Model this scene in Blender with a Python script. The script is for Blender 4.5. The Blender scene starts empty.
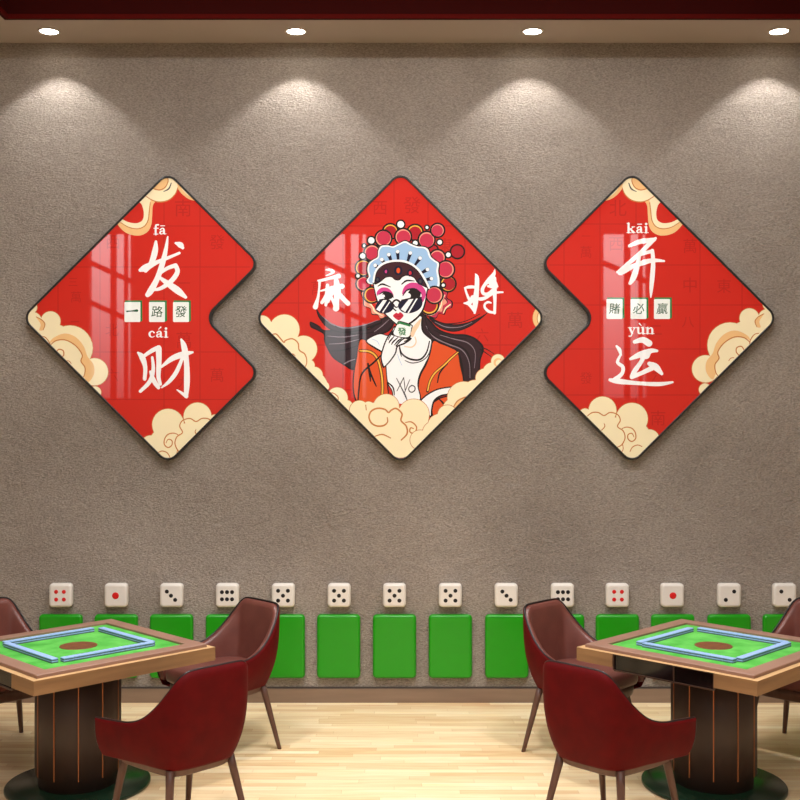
import bpy, math, random
from mathutils import Vector, Matrix
from mathutils.geometry import tessellate_polygon
random.seed(7)
C = bpy.context.scene.collection
D = bpy.data
PI = math.pi
F = 1120.0          # focal length in pixels
HZ = 2.05           # eye height
WALL = 7.60         # distance of the feature wall

# ------------------------------------------------------------ helpers
def tag(o, label=None, cat=None, group=None, kind=None):
    if label: o['label'] = label
    if cat: o['category'] = cat
    if group: o['group'] = group
    if kind: o['kind'] = kind
    return o

def empty(name, loc, rz=0.0):
    o = D.objects.new(name, None)
    o.empty_display_size = .1
    o.location = loc
    o.rotation_euler = (0, 0, rz)
    C.objects.link(o)
    return o

def srgb(r, g, b):
    f = lambda c: (c/255/12.92) if c/255 <= .04045 else ((c/255+.055)/1.055)**2.4
    return (f(r), f(g), f(b), 1)

class MB:
    """collects vertices and faces, several materials allowed"""
    def __init__(s):
        s.v = []; s.f = []; s.m = []; s.mats = []; s.sm = []
    def mat(s, m):
        if m not in s.mats: s.mats.append(m)
        return s.mats.index(m)
    def face(s, idx, m, smooth=False):
        s.f.append(tuple(idx)); s.m.append(s.mat(m)); s.sm.append(smooth)
    def grid(s, rows, m, closed_u=False, closed_v=False, smooth=True, flip=False):
        b = len(s.v); nr = len(rows); nc = len(rows[0])
        for r in rows: s.v += [tuple(p) for p in r]
        for i in range(nr if closed_v else nr-1):
            for j in range(nc if closed_u else nc-1):
                a = b+i*nc+j; c = b+i*nc+(j+1) % nc
                e = b+((i+1) % nr)*nc+(j+1) % nc; g = b+((i+1) % nr)*nc+j
                s.face((g, e, c, a) if flip else (a, c, e, g), m, smooth)
        return b
    def ngon(s, pts, m, smooth=False):
        b = len(s.v); s.v += [tuple(p) for p in pts]
        s.face(range(b, b+len(pts)), m, smooth)
    def box(s, lo, hi, m, M=None):
        b = len(s.v)
        for z in (lo[2], hi[2]):
            for (x, y) in ((lo[0], lo[1]), (hi[0], lo[1]), (hi[0], hi[1]), (lo[0], hi[1])):
                p = Vector((x, y, z))
                if M: p = M @ p
                s.v.append(tuple(p))
        for f in ((3, 2, 1, 0), (4, 5, 6, 7), (0, 1, 5, 4), (1, 2, 6, 5), (2, 3, 7, 6), (3, 0, 4, 7)):
            s.face([b+i for i in f], m)
    def loops(s, loops, m, smooth=True, cap0=True, cap1=True):
        b = s.grid(loops, m, closed_u=True, smooth=smooth)
        n = len(loops[0])
        if cap0: s.face([b+i for i in range(n)][::-1], m)
        if cap1: s.face([b+(len(loops)-1)*n+i for i in range(n)], m)
    def lathe(s, prof, m, n=48, smooth=True, c=(0, 0)):
        L = [[(c[0]+r*math.cos(2*PI*i/n), c[1]+r*math.sin(2*PI*i/n), z) for i in range(n)] for r, z in prof]
        s.loops(L, m, smooth)
    def tube(s, pts, r, m, n=8, closed=False):
        pts = [Vector(p) for p in pts]; L = []
        for i, p in enumerate(pts):
            a = pts[i-1] if (i or closed) else p
            c = pts[(i+1) % len(pts)] if (i < len(pts)-1 or closed) else p
            t = (c-a).normalized()
            up = Vector((0, 0, 1)) if abs(t.z) < .9 else Vector((0, 1, 0))
            x = t.cross(up).normalized(); y = x.cross(t)
            L.append([tuple(p+(x*math.cos(2*PI*k/n)+y*math.sin(2*PI*k/n))*r) for k in range(n)])
        b = s.grid(L, m, closed_u=True, closed_v=closed)
        if not closed:
            s.face([b+i for i in range(n)][::-1], m); s.face([b+(len(L)-1)*n+i for i in range(n)], m)
    def build(s, name, parent=None, loc=(0, 0, 0), bevel=0, seg=3, sub=0):
        me = D.meshes.new(name)
        me.from_pydata(s.v, [], s.f)
        for m in s.mats: me.materials.append(m)
        me.polygons.foreach_set('material_index', s.m)
        me.polygons.foreach_set('use_smooth', s.sm)
        me.update()
        o = D.objects.new(name, me)
        C.objects.link(o)
        o.location = loc
        if parent: o.parent = parent
        if bevel:
            b = o.modifiers.new('bevel', 'BEVEL'); b.width = bevel; b.segments = seg
            b.limit_method = 'ANGLE'; b.angle_limit = math.radians(40)
            b.harden_normals = False
            for p in me.polygons: p.use_smooth = True
            try: me.set_sharp_from_angle(angle=math.radians(60))
            except Exception: pass
            w = o.modifiers.new('wn', 'WEIGHTED_NORMAL'); w.keep_sharp = False
        if sub:
            b = o.modifiers.new('sub', 'SUBSURF'); b.levels = sub; b.render_levels = sub
        return o

def copy_tree(o, parent=None):
    c = o.copy(); C.objects.link(c)
    if parent: c.parent = parent
    for ch in list(o.children): copy_tree(ch, c)
    return c

def catmull(pts, n=6, closed=False):
    """smooth curve through points of any dimension"""
    N = len(pts); out = []
    rng = N if closed else N-1
    for i in range(rng):
        g = lambda k: pts[k % N] if closed else pts[max(0, min(N-1, k))]
        p0, p1, p2, p3 = g(i-1), g(i), g(i+1), g(i+2)
        for k in range(n):
            t = k/n
            out.append(tuple(.5*((2*b)+(-a+c)*t+(2*a-5*b+4*c-d)*t*t+(-a+3*b-3*c+d)*t**3)
                             for a, b, c, d in zip(p0, p1, p2, p3)))
    if not closed: out.append(tuple(pts[-1]))
    return out

# ------------------------------------------------------------ materials
def new_mat(name):
    m = D.materials.new(name); m.use_nodes = True
    nt = m.node_tree; b = nt.nodes['Principled BSDF']
    return m, nt, b

def flat(name, col, rough=.5, spec=.5, coat=0, coat_rough=.03, metal=0, emit=0):
    m, nt, b = new_mat(name)
    b.inputs['Base Color'].default_value = srgb(*col)
    b.inputs['Roughness'].default_value = rough
    b.inputs['Specular IOR Level'].default_value = spec
    b.inputs['Metallic'].default_value = metal
    b.inputs['Coat Weight'].default_value = coat
    b.inputs['Coat Roughness'].default_value = coat_rough
    if emit:
        b.inputs['Emission Color'].default_value = srgb(*col)
        b.inputs['Emission Strength'].default_value = emit
    return m

def noisy(name, c1, c2, scale=(8, 8, 8), rough=.5, bump=0, bscale=60, spec=.5, coat=0, detail=4, metal=0, sheen=0):
    m, nt, b = new_mat(name)
    N = nt.nodes.new; L = nt.links.new
    tc = N('ShaderNodeTexCoord'); mp = N('ShaderNodeMapping')
    mp.inputs['Scale'].default_value = scale
    L(tc.outputs['Object'], mp.inputs['Vector'])
    nz = N('ShaderNodeTexNoise'); nz.inputs['Scale'].default_value = 1; nz.inputs['Detail'].default_value = detail
    L(mp.outputs[0], nz.inputs['Vector'])
    r = N('ShaderNodeValToRGB')
    r.color_ramp.elements[0].position = .32; r.color_ramp.elements[1].position = .68
    r.color_ramp.elements[0].color = srgb(*c1); r.color_ramp.elements[1].color = srgb(*c2)
    L(nz.outputs['Fac'], r.inputs[0]); L(r.outputs[0], b.inputs['Base Color'])
    b.inputs['Roughness'].default_value = rough
    b.inputs['Specular IOR Level'].default_value = spec
    b.inputs['Coat Weight'].default_value = coat
    b.inputs['Metallic'].default_value = metal
    b.inputs['Sheen Weight'].default_value = sheen
    if bump:
        n2 = N('ShaderNodeTexNoise'); n2.inputs['Scale'].default_value = bscale; n2.inputs['Detail'].default_value = 3
        L(tc.outputs['Object'], n2.inputs['Vector'])
        bp = N('ShaderNodeBump'); bp.inputs['Strength'].default_value = bump; bp.inputs['Distance'].default_value = .01
        L(n2.outputs['Fac'], bp.inputs['Height']); L(bp.outputs[0], b.inputs['Normal'])
    return m

def wall_material():
    m, nt, b = new_mat('textured_plaster')
    N = nt.nodes.new; L = nt.links.new
    tc = N('ShaderNodeTexCoord')
    # large cloudy patches
    n1 = N('ShaderNodeTexNoise'); n1.inputs['Scale'].default_value = .9; n1.inputs['Detail'].default_value = 5
    n1.inputs['Roughness'].default_value = .6
    L(tc.outputs['Object'], n1.inputs['Vector'])
    # fine scratchy grain running diagonally
    mp = N('ShaderNodeMapping'); mp.inputs['Rotation'].default_value = (0, math.radians(38), 0)
    mp.inputs['Scale'].default_value = (1, 1, 2.1)
    L(tc.outputs['Object'], mp.inputs['Vector'])
    n2 = N('ShaderNodeTexNoise'); n2.inputs['Scale'].default_value = 62; n2.inputs['Detail'].default_value = 5
    n2.inputs['Roughness'].default_value = .62; n2.inputs['Distortion'].default_value = .35
    L(mp.outputs[0], n2.inputs['Vector'])
    n3 = N('ShaderNodeTexNoise'); n3.inputs['Scale'].default_value = 7; n3.inputs['Detail'].default_value = 6
    n3.inputs['Distortion'].default_value = 1.2
    L(tc.outputs['Object'], n3.inputs['Vector'])
    # trowel ridges
    vo = N('ShaderNodeTexVoronoi'); vo.feature = 'DISTANCE_TO_EDGE'; vo.inputs['Scale'].default_value = 1.1
    wd = N('ShaderNodeMixRGB'); wd.inputs[0].default_value = .75
    L(tc.outputs['Object'], wd.inputs[1]); L(n3.outputs['Color'], wd.inputs[2]); L(wd.outputs[0], vo.inputs['Vector'])
    vr = N('ShaderNodeMapRange'); vr.inputs['From Max'].default_value = .02
    vr.inputs['To Min'].default_value = 1; vr.inputs['To Max'].default_value = 0
    L(vo.outputs['Distance'], vr.inputs['Value'])
    cr = N('ShaderNodeValToRGB')
    cr.color_ramp.elements[0].position = .3; cr.color_ramp.elements[1].position = .72
    cr.color_ramp.elements[0].color = srgb(156, 144, 133); cr.color_ramp.elements[1].color = srgb(182, 170, 158)
    L(n1.outputs['Fac'], cr.inputs[0])
    mx = N('ShaderNodeMixRGB'); mx.blend_type = 'OVERLAY'; mx.inputs[0].default_value = .24
    cn = N('ShaderNodeMapRange'); cn.inputs['From Min'].default_value = .36; cn.inputs['From Max'].default_value = .62
    L(n2.outputs['Fac'], cn.inputs['Value'])
    L(cr.outputs[0], mx.inputs[1]); L(cn.outputs[0], mx.inputs[2])
    L(mx.outputs[0], b.inputs['Base Color'])
    a1 = N('ShaderNodeMath'); a1.operation = 'MULTIPLY_ADD'; a1.inputs[1].default_value = .9
    L(n2.outputs['Fac'], a1.inputs[0]); L(n3.outputs['Fac'], a1.inputs[2])
    a2 = N('ShaderNodeMath'); a2.operation = 'MULTIPLY_ADD'; a2.inputs[1].default_value = .12
    L(vr.outputs[0], a2.inputs[0]); L(a1.outputs[0], a2.inputs[2])
    bp = N('ShaderNodeBump'); bp.inputs['Strength'].default_value = 1; bp.inputs['Distance'].default_value = .026
    L(a2.outputs[0], bp.inputs['Height']); L(bp.outputs[0], b.inputs['Normal'])
    b.inputs['Roughness'].default_value = .85; b.inputs['Specular IOR Level'].default_value = .25
    return m

def floor_material():
    m, nt, b = new_mat('pale_oak_strip_floor')
    N = nt.nodes.new; L = nt.links.new
    tc = N('ShaderNodeTexCoord')
    br = N('ShaderNodeTexBrick')
    br.offset = 0
    br.inputs['Scale'].default_value = 1
    br.inputs['Brick Width'].default_value = .62; br.inputs['Row Height'].default_value = .055
    br.inputs['Mortar Size'].default_value = .0008; br.inputs['Mortar Smooth'].default_value = .3
    br.inputs['Color1'].default_value = srgb(222, 188, 140); br.inputs['Color2'].default_value = srgb(246, 224, 184)
    br.inputs['Mortar'].default_value = srgb(196, 156, 108)
    sp = N('ShaderNodeSeparateXYZ'); L(tc.outputs['Object'], sp.inputs[0])
    dv = N('ShaderNodeMath'); dv.operation = 'DIVIDE'; dv.inputs[1].default_value = .055; L(sp.outputs['Y'], dv.inputs[0])
    fl = N('ShaderNodeMath'); fl.operation = 'FLOOR'; L(dv.outputs[0], fl.inputs[0])
    wn = N('ShaderNodeTexWhiteNoise'); wn.noise_dimensions = '1D'; L(fl.outputs[0], wn.inputs['W'])
    ma = N('ShaderNodeMath'); ma.operation = 'MULTIPLY_ADD'; ma.inputs[1].default_value = 7.0
    L(wn.outputs['Value'], ma.inputs[0]); L(sp.outputs['X'], ma.inputs[2])
    cb = N('ShaderNodeCombineXYZ'); L(ma.outputs[0], cb.inputs['X']); L(sp.outputs['Y'], cb.inputs['Y'])
    L(cb.outputs[0], br.inputs['Vector'])
    mp = N('ShaderNodeMapping'); mp.inputs['Scale'].default_value = (2.2, 34, 1)
    L(tc.outputs['Object'], mp.inputs['Vector'])
    nz = N('ShaderNodeTexNoise'); nz.inputs['Scale'].default_value = 1.3; nz.inputs['Detail'].default_value = 6
    nz.inputs['Distortion'].default_value = .5
    L(mp.outputs[0], nz.inputs['Vector'])
    mx = N('ShaderNodeMixRGB'); mx.blend_type = 'OVERLAY'; mx.inputs[0].default_value = .5
    L(br.outputs['Color'], mx.inputs[1]); L(nz.outputs['Fac'], mx.inputs[2])
    L(mx.outputs[0], b.inputs['Base Color'])
    b.inputs['Roughness'].default_value = .42
    b.inputs['Specular IOR Level'].default_value = .35
    return m

def wood(name, c1, c2, scale=(1.5, 22, 22), rough=.45, coat=0):
    return noisy(name, c1, c2, scale=scale, rough=rough, coat=coat, detail=6)

M_WALL = wall_material()
M_SIDE = flat('side_wall_paint', (160, 150, 140), .8)
M_FLOOR = floor_material()
M_SOFFIT = flat('beige_ceiling_paint', (174, 160, 150), .8)
M_FASCIA = flat('oxblood_fascia_paint', (56, 8, 5), .8, .08)
M_FASCIA_TRIM = flat('red_fascia_trim', (84, 12, 7), .8, .08)
M_TRAY = flat('tray_ceiling_paint', (150, 60, 48), .8)
M_BASE = noisy('baseboard_brown', (128, 106, 88), (142, 118, 98), (2, 20, 20), .5)
M_BASETOP = flat('baseboard_shadow_bead', (66, 58, 54), .5)  # thin dark line along the top of the baseboard
M_FRAME = flat('dark_graphite_frame', (44, 42, 40), .35, metal=.3)
M_STEEL = flat('downlight_ring', (215, 208, 198), .35)
M_BULB = flat('downlight_glow', (255, 246, 230), .5, emit=14)
M_WFRAME = flat('window_frame_white', (70, 62, 56), .5)

def ink(name, col, coat=1):
    return flat('print_'+name, col, .65, .2, coat=coat, coat_rough=.02)
P = {
 'red': ink('red', (210, 38, 24)), 'red_dark': ink('faded_red', (188, 29, 20)), 'black': ink('black', (24, 14, 16)),
 'white': ink('white', (254, 254, 254)), 'cream': ink('cream', (255, 240, 198)), 'cream2': ink('peach', (247, 200, 138)),
 'line': ink('cloud_line', (205, 130, 66)), 'gold': ink('gold', (246, 186, 70)), 'green': ink('green', (36, 128, 66)),
 'green2': ink('dark_green', (20, 84, 48)), 'hair': ink('hair', (48, 28, 36)), 'hairhi': ink('hair_streak', (138, 122, 132)),
 'orange': ink('orange', (226, 84, 32)), 'pink': ink('pink', (204, 50, 80)), 'crimson': ink('crimson', (178, 22, 38)),
 'rim': ink('salmon', (246, 160, 136)), 'blue': ink('powder_blue', (160, 198, 236)), 'navy': ink('navy', (14, 12, 44)),
 'magenta': ink('magenta', (214, 66, 140)), 'fringe': ink('fringe', (62, 24, 34)), 'lips': ink('lips', (200, 34, 62)),
 'skin': ink('skin_shade', (248, 214, 176)), 'jade': ink('pale_jade', (250, 255, 252)), 'grey': ink('scribble_grey', (70, 66, 72)),
}

# ------------------------------------------------------------ room
def wx(px, dist=WALL): return (px-400)*dist/F
def wz(py, dist=WALL): return HZ-(py-400)*dist/F

CEIL = wz(43)                 # soffit height
SOF_Y = (CEIL-HZ)*F/380       # front edge of the dropped soffit
RX = 5.3; YB = -1.0; TRAY = CEIL+.40
def struct(mb, name, **k):
    o = mb.build(name, **k); o['kind'] = 'structure'; return o

b = MB(); b.box((-RX-.15, YB-.15, -.12), (RX+.15, WALL+.15, 0), M_FLOOR); struct(b, 'floor')
b = MB(); b.box((-RX-.15, WALL, 0), (RX+.15, WALL+.15, TRAY+.1), M_WALL); struct(b, 'wall_back')
b = MB(); b.box((-RX-.15, YB, 0), (-RX, WALL, TRAY+.1), M_SIDE); struct(b, 'wall_left')
b = MB(); b.box((RX, YB, 0), (RX+.15, WALL, TRAY+.1), M_SIDE); struct(b, 'wall_right')
# dropped border of the ceiling around a raised tray
TX0, TX1, TY0 = -2.5, 2.62, YB+.46
b = MB()
b.box((-RX, SOF_Y, CEIL), (RX, WALL, TRAY), M_SOFFIT)
b.box((-RX, YB, CEIL), (RX, TY0, TRAY), M_SOFFIT)
b.box((-RX, TY0, CEIL), (TX0-.02, SOF_Y, TRAY), M_SOFFIT)
b.box((TX1+.02, TY0, CEIL), (RX, SOF_Y, TRAY), M_SOFFIT)
b.box((-RX-.15, YB-.15, TRAY), (RX+.15, WALL+.15, TRAY+.1), M_TRAY)
struct(b, 'ceiling')
b = MB()
z1 = TRAY
b.box((TX0, SOF_Y-.02, CEIL), (TX1, SOF_Y, z1), M_FASCIA)
b.box((TX0-.02, TY0, CEIL), (TX0, SOF_Y, z1), M_FASCIA)
b.box((TX1, TY0, CEIL), (TX1+.02, SOF_Y, z1), M_FASCIA)
b.box((TX0, TY0, CEIL), (TX1, TY0+.02, z1), M_FASCIA)
struct(b, 'trim_1')
b = MB()
b.box((TX0, SOF_Y-.032, CEIL), (TX1, SOF_Y-.02, CEIL+.028), M_FASCIA_TRIM)
b.box((TX0, TY0+.02, CEIL), (TX0+.012, SOF_Y-.032, CEIL+.028), M_FASCIA_TRIM)
b.box((TX1-.012, TY0+.02, CEIL), (TX1, SOF_Y-.032, CEIL+.028), M_FASCIA_TRIM)
struct(b, 'trim_2')
b = MB()
b.box((-RX, WALL-.018, 0), (RX, WALL, .094), M_BASE)
b.box((-RX, WALL-.010, .094), (RX, WALL, .105), M_BASETOP)
struct(b, 'baseboard_back')
b = MB(); b.box((-RX, YB, 0), (-RX+.018, WALL-.018, .115), M_BASE); struct(b, 'baseboard_left')
b = MB(); b.box((RX-.018, YB, 0), (RX, WALL-.018, .115), M_BASE); struct(b, 'baseboard_right')

# wall behind the camera, with three added windows shaped to reflect as streaks in the prints
ART_ = WALL-.052
MIR = 2*ART_-YB
def mx_(px): return (px-400)*MIR/F
def mz_(py): return HZ+(400-py)*MIR/F
wins = [(mx_(89), mx_(130.5)), (mx_(324.5), mx_(366)), (mx_(603.5), mx_(647.5))]
wz0, wz1 = mz_(398), CEIL-.02
b = MB(); xs = -RX-.15
for a, c in wins:
    b.box((xs, YB-.15, 0), (a, YB, TRAY+.1), M_SIDE)
    b.box((a, YB-.15, 0), (c, YB, wz0), M_SIDE)
    b.box((a, YB-.15, wz1), (c, YB, TRAY+.1), M_SIDE)
    xs = c
b.box((xs, YB-.15, 0), (RX+.15, YB, TRAY+.1), M_SIDE)
struct(b, 'wall_front')
for i, (a, c) in enumerate(wins):
    b = MB(); w = c-a; y0, y1 = YB-.10, YB-.05
    b.box((a+.49*w, y0, wz0), (a+.63*w, y1, wz1), M_WFRAME)     # mullions
    b.box((a+.82*w, y0, wz0), (a+.91*w, y1, wz1), M_WFRAME)
    for zc in (mz_(262), mz_(302)):                             # slanted bars added to cut the reflected streaks
        dz = -.27; h = .04
        b.loops([[(a, y0, zc-h), (a, y1, zc-h), (a, y1, zc+h), (a, y0, zc+h)],
                 [(c, y0, zc+dz-h), (c, y1, zc+dz-h), (c, y1, zc+dz+h), (c, y0, zc+dz+h)]], M_WFRAME, smooth=False)
    struct(b, 'window_%d' % (i+1))

# ------------------------------------------------------------ recessed downlights
lamp_labels = [
 'small round downlight in the beige ceiling border, leftmost of the row',
 'small round downlight in the beige ceiling border, above the gap between left and centre pictures',
 'small round downlight in the beige ceiling border, above the gap between centre and right pictures',
 'small round downlight in the beige ceiling border, rightmost of the row']
LY = (CEIL-HZ)*F/369
lamp_xy = [(wx(p, LY), LY) for p in (49, 296, 532.5, 779)]
for (x, y), lab in zip(lamp_xy, lamp_labels):
    e = tag(empty('downlight', (x, y, CEIL)), lab, 'ceiling light', 'downlights along the ceiling border')
    b = MB(); n = 40; L = []
    for r, z in ((.060, -.001), (.072, -.001), (.072, -.006), (.060, -.006), (.056, -.001)):
        L.append([(r*math.cos(2*PI*k/n), r*math.sin(2*PI*k/n), z) for k in range(n)])
    b.grid(L, M_STEEL, closed_u=True); b.build('trim_ring', e)
    b = MB(); b.lathe([(.0585, -.0005), (.0585, -.004), (.05, -.005)], M_BULB, 40); b.build('lens', e)

# ------------------------------------------------------------ pictures: flat print drawing
ART = WALL-.052            # plane of the print faces
def ax(px): return (px-400)*ART/F
def az(py): return HZ-(py-400)*ART/F

def rounded(poly, rad, n=8):
    out = []; N = len(poly)
    for i in range(N):
        p = Vector(poly[i]); a = (Vector(poly[i-1])-p).normalized(); c = (Vector(poly[(i+1) % N])-p).normalized()
        ang = a.angle(c); d = rad/math.tan(ang/2)
        cen = p+(a+c).normalized()*(rad/math.sin(ang/2))
        s, e = p+a*d-cen, p+c*d-cen
        a0 = math.atan2(s.y, s.x); a1 = math.atan2(e.y, e.x); da = a1-a0
        while da > PI: da -= 2*PI
        while da < -PI: da += 2*PI
        for k in range(n+1):
            t = a0+da*k/n
            out.append((cen.x+rad*math.cos(t), cen.y+rad*math.sin(t)))
    return out

def clip_tri(tri, planes):
    poly = tri
    for (nx, ny, d) in planes:
        out = []
        for i in range(len(poly)):
            a, c = poly[i-1], poly[i]
            da = nx*a[0]+ny*a[1]-d; dc = nx*c[0]+ny*c[1]-d
            if (da <= 0) != (dc <= 0):
                t = da/(da-dc); out.append((a[0]+(c[0]-a[0])*t, a[1]+(c[1]-a[1])*t))
            if dc <= 0: out.append(c)
        poly = out
        if len(poly) < 3: return None
    return poly

class Print:
    """draws flat ink shapes in picture units; later shapes lie a hair in front of the earlier ones they touch"""
    def __init__(s, cx, cy, clip_poly=None):
        s.cx, s.cy = cx, cy; s.boxes = []; s.planes = []
        if clip_poly:
            N = len(clip_poly)
            for i in range(N):
                a = clip_poly[i]; c = clip_poly[(i+1) % N]
                ex, ey = c[0]-a[0], c[1]-a[1]; L = math.hypot(ex, ey)
                if L < 1e-6: continue
                nx, ny = ey/L, -ex/L
                d = nx*a[0]+ny*a[1]
                if nx*cx+ny*cy-d > 0: nx, ny, d = -nx, -ny, -d
                s.planes.append((nx, ny, d))
        s.T = lambda x, y: (x, y); s.k = 1.0; s.mb = None
    def frame(s, x0, y0, scale, mirror=None, dy=0):
        s.k = 1/scale
        if mirror is None: s.T = lambda x, y: (x0+x/scale, y0+y/scale+dy)
        else: s.T = lambda x, y: (mirror-(x0+x/scale), y0+y/scale+dy)
    def raw(s, tris, col, clip=True):
        xs = [p[0] for t in tris for p in t]; ys = [p[1] for t in tris for p in t]
        if not xs: return
        bb = (min(xs), min(ys), max(xs), max(ys)); lay = 1
        for (o, l) in s.boxes:
            if l >= lay and not (o[0] > bb[2] or o[2] < bb[0] or o[1] > bb[3] or o[3] < bb[1]): lay = l+1
        s.boxes.append((bb, lay))
        y = -lay*.00007
        for t in tris:
            poly = clip_tri(list(t), s.planes) if (clip and s.planes) else list(t)
            if not poly: continue
            A = sum(poly[i-1][0]*poly[i][1]-poly[i][0]*poly[i-1][1] for i in range(len(poly)))
            if abs(A) < 1e-7: continue
            if A < 0: poly = poly[::-1]
            s.mb.ngon([(ax(p[0])-ax(s.cx), y, az(p[1])-az(s.cy)) for p in poly][::-1], P[col])
    def poly(s, pts, col, smooth=True, n=5):
        pts = [s.T(*p) for p in pts]
        if smooth: pts = catmull(pts, n, True)
        v = [Vector((p[0], p[1], 0)) for p in pts]
        s.raw([[pts[i] for i in t] for t in tessellate_polygon([v])], col)
    def circ(s, x, y, r, col, ry=None, rot=0, n=28):
        ry = ry or r; pts = []
        for k in range(n):
            a = 2*PI*k/n; u, w = r*math.cos(a), ry*math.sin(a)
            pts.append(s.T(x+u*math.cos(rot)-w*math.sin(rot), y+u*math.sin(rot)+w*math.cos(rot)))
        s.raw([[pts[0], pts[i], pts[i+1]] for i in range(1, n-1)], col)
    def stroke(s, pts, col, w=None, n=6, cap=True, smooth=True):
        f = {'black': 1.5, 'grey': 1.4, 'line': 1.3, 'hairhi': 1.2}.get(col, 1)
        if f > 1: pts = [(p[0], p[1], p[2]*f if p[2] < 9 else p[2]) for p in pts]
        """pts: (x, y, width) or (x, y) with w"""
        q = [(p[0], p[1], p[2] if len(p) > 2 else w) for p in pts]
        if smooth and len(q) > 2: q = catmull(q, n)
        q = [(*s.T(p[0], p[1]), max(.02, p[2])*s.k) for p in q]
        Lp, Rp = [], []
        for i, p in enumerate(q):
            a = q[max(0, i-1)]; c = q[min(len(q)-1, i+1)]
            dx, dy = c[0]-a[0], c[1]-a[1]; l = math.hypot(dx, dy) or 1
            nx, ny = -dy/l*p[2]/2, dx/l*p[2]/2
            Lp.append((p[0]+nx, p[1]+ny)); Rp.append((p[0]-nx, p[1]-ny))
        T = []
        for i in range(len(q)-1):
            T += [[Lp[i], Rp[i], Rp[i+1]], [Lp[i], Rp[i+1], Lp[i+1]]]
        if cap:
            for (p, l, sg) in ((q[0], Lp[0], 1), (q[-1], Lp[-1], -1)):
                a0 = math.atan2(l[1]-p[1], l[0]-p[0]); r = p[2]/2; m = 8
                arc = [(p[0]+r*math.cos(a0+sg*PI*k/m), p[1]+r*math.sin(a0+sg*PI*k/m)) for k in range(m+1)]
                T += [[(p[0], p[1]), arc[k], arc[k+1]] for k in range(m)]
        s.raw(T, col)
    def brush(s, strokes, col='white'):
        for st in strokes: s.stroke([(a, c, w*1.12) for a, c, w in st], col)
    def text(s, ch, x, y, h, col, w=None, bold=0.0, shear=0.0):
        tris = glyph(ch, bold, shear)
        if not tris: return
        sx = (w or h)*s.k; sy = h*s.k; X, Y = s.T(x, y)
        s.raw([[(X+p[0]*sx, Y-p[1]*sy) for p in t] for t in tris], col)

_g = {}
def glyph(ch, bold=0.0, shear=0.0):
    key = (ch, bold, shear)
    if key in _g: return _g[key]
    cu = D.curves.new('t', 'FONT'); cu.body = ch; cu.size = 1; cu.resolution_u = 3; cu.offset = bold; cu.shear = shear
    ob = D.objects.new('t', cu); C.objects.link(ob)
    dg = bpy.context.evaluated_depsgraph_get()
    me = D.meshes.new_from_object(ob.evaluated_get(dg))
    me.calc_loop_triangles()
    v = [(p.co.x, p.co.y) for p in me.vertices]
    T = [[v[i] for i in t.vertices] for t in me.loop_triangles]
    D.objects.remove(ob); D.curves.remove(cu); D.meshes.remove(me)
    if T:
        xs = [p[0] for t in T for p in t]; ys = [p[1] for t in T for p in t]
        cx, cy = (min(xs)+max(xs))/2, (min(ys)+max(ys))/2
        dx = max(xs)-min(xs); dy = max(ys)-min(ys); k = max(dx, dy, .01)
        T = [[((p[0]-cx)/k, (p[1]-cy)/k) for p in t] for t in T]
    _g[key] = T
    return T

SERIF = {   # x-height 1, baseline 0 : bold roman letters as pen strokes (x, y, width)
 'f': (.62, [[(.3, 0, .26), (.3, 1.15, .26), (.36, 1.42, .2), (.62, 1.45, .2)], [(.08, .93, .12), (.6, .93, .12)], [(.06, .05, .1), (.58, .05, .1)]]),
 'a': (.92, [[(.2, .72, .22), (.38, .92, .14), (.58, .85, .2), (.62, .6, .27), (.62, .2, .27), (.72, .06, .14), (.88, .1, .08)], [(.58, .55, .1), (.25, .44, .18), (.16, .22, .22), (.3, .06, .14), (.55, .16, .1)]]),
 'c': (.8, [[(.68, .72, .2), (.48, .93, .12), (.22, .75, .22), (.15, .48, .27), (.24, .18, .22), (.48, .05, .13), (.72, .2, .08)]]),
 'i': (.5, [[(.26, .08, .27), (.26, .88, .27)], [(.04, .05, .1), (.5, .05, .1)], [(.06, .91, .1), (.2, .91, .1)]]),
 'k': (1.02, [[(.24, .08, .27), (.24, 1.4, .27)], [(.04, .05, .1), (.48, .05, .1)], [(.06, 1.42, .1), (.2, 1.42, .1)], [(.36, .45, .1), (.78, .88, .12)], [(.45, .6, .2), (.82, .1, .28)], [(.6, .05, .1), (1.0, .05, .1)], [(.62, .92, .09), (.95, .92, .09)]]),
 'y': (.95, [[(.22, .9, .24), (.5, .1, .24)], [(.78, .9, .1), (.5, .1, .12), (.38, -.28, .14), (.16, -.32, .2)], [(.04, .93, .1), (.42, .93, .1)], [(.62, .93, .1), (.94, .93, .1)]]),
 'u': (1.02, [[(.24, .9, .27), (.24, .28, .25), (.38, .07, .18), (.66, .2, .1)], [(.76, .94, .27), (.76, .08, .27)], [(.04, .93, .1), (.2, .93, .1)], [(.56, .93, .1), (.7, .93, .1)], [(.8, .05, .1), (.98, .05, .1)]]),
 'n': (1.02, [[(.24, .08, .27), (.24, .9, .27)], [(.34, .72, .1), (.6, .92, .16), (.78, .7, .26), (.78, .08, .27)], [(.03, .05, .1), (.46, .05, .1)], [(.56, .05, .1), (1.0, .05, .1)], [(.04, .91, .1), (.2, .91, .1)]]),
}
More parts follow.
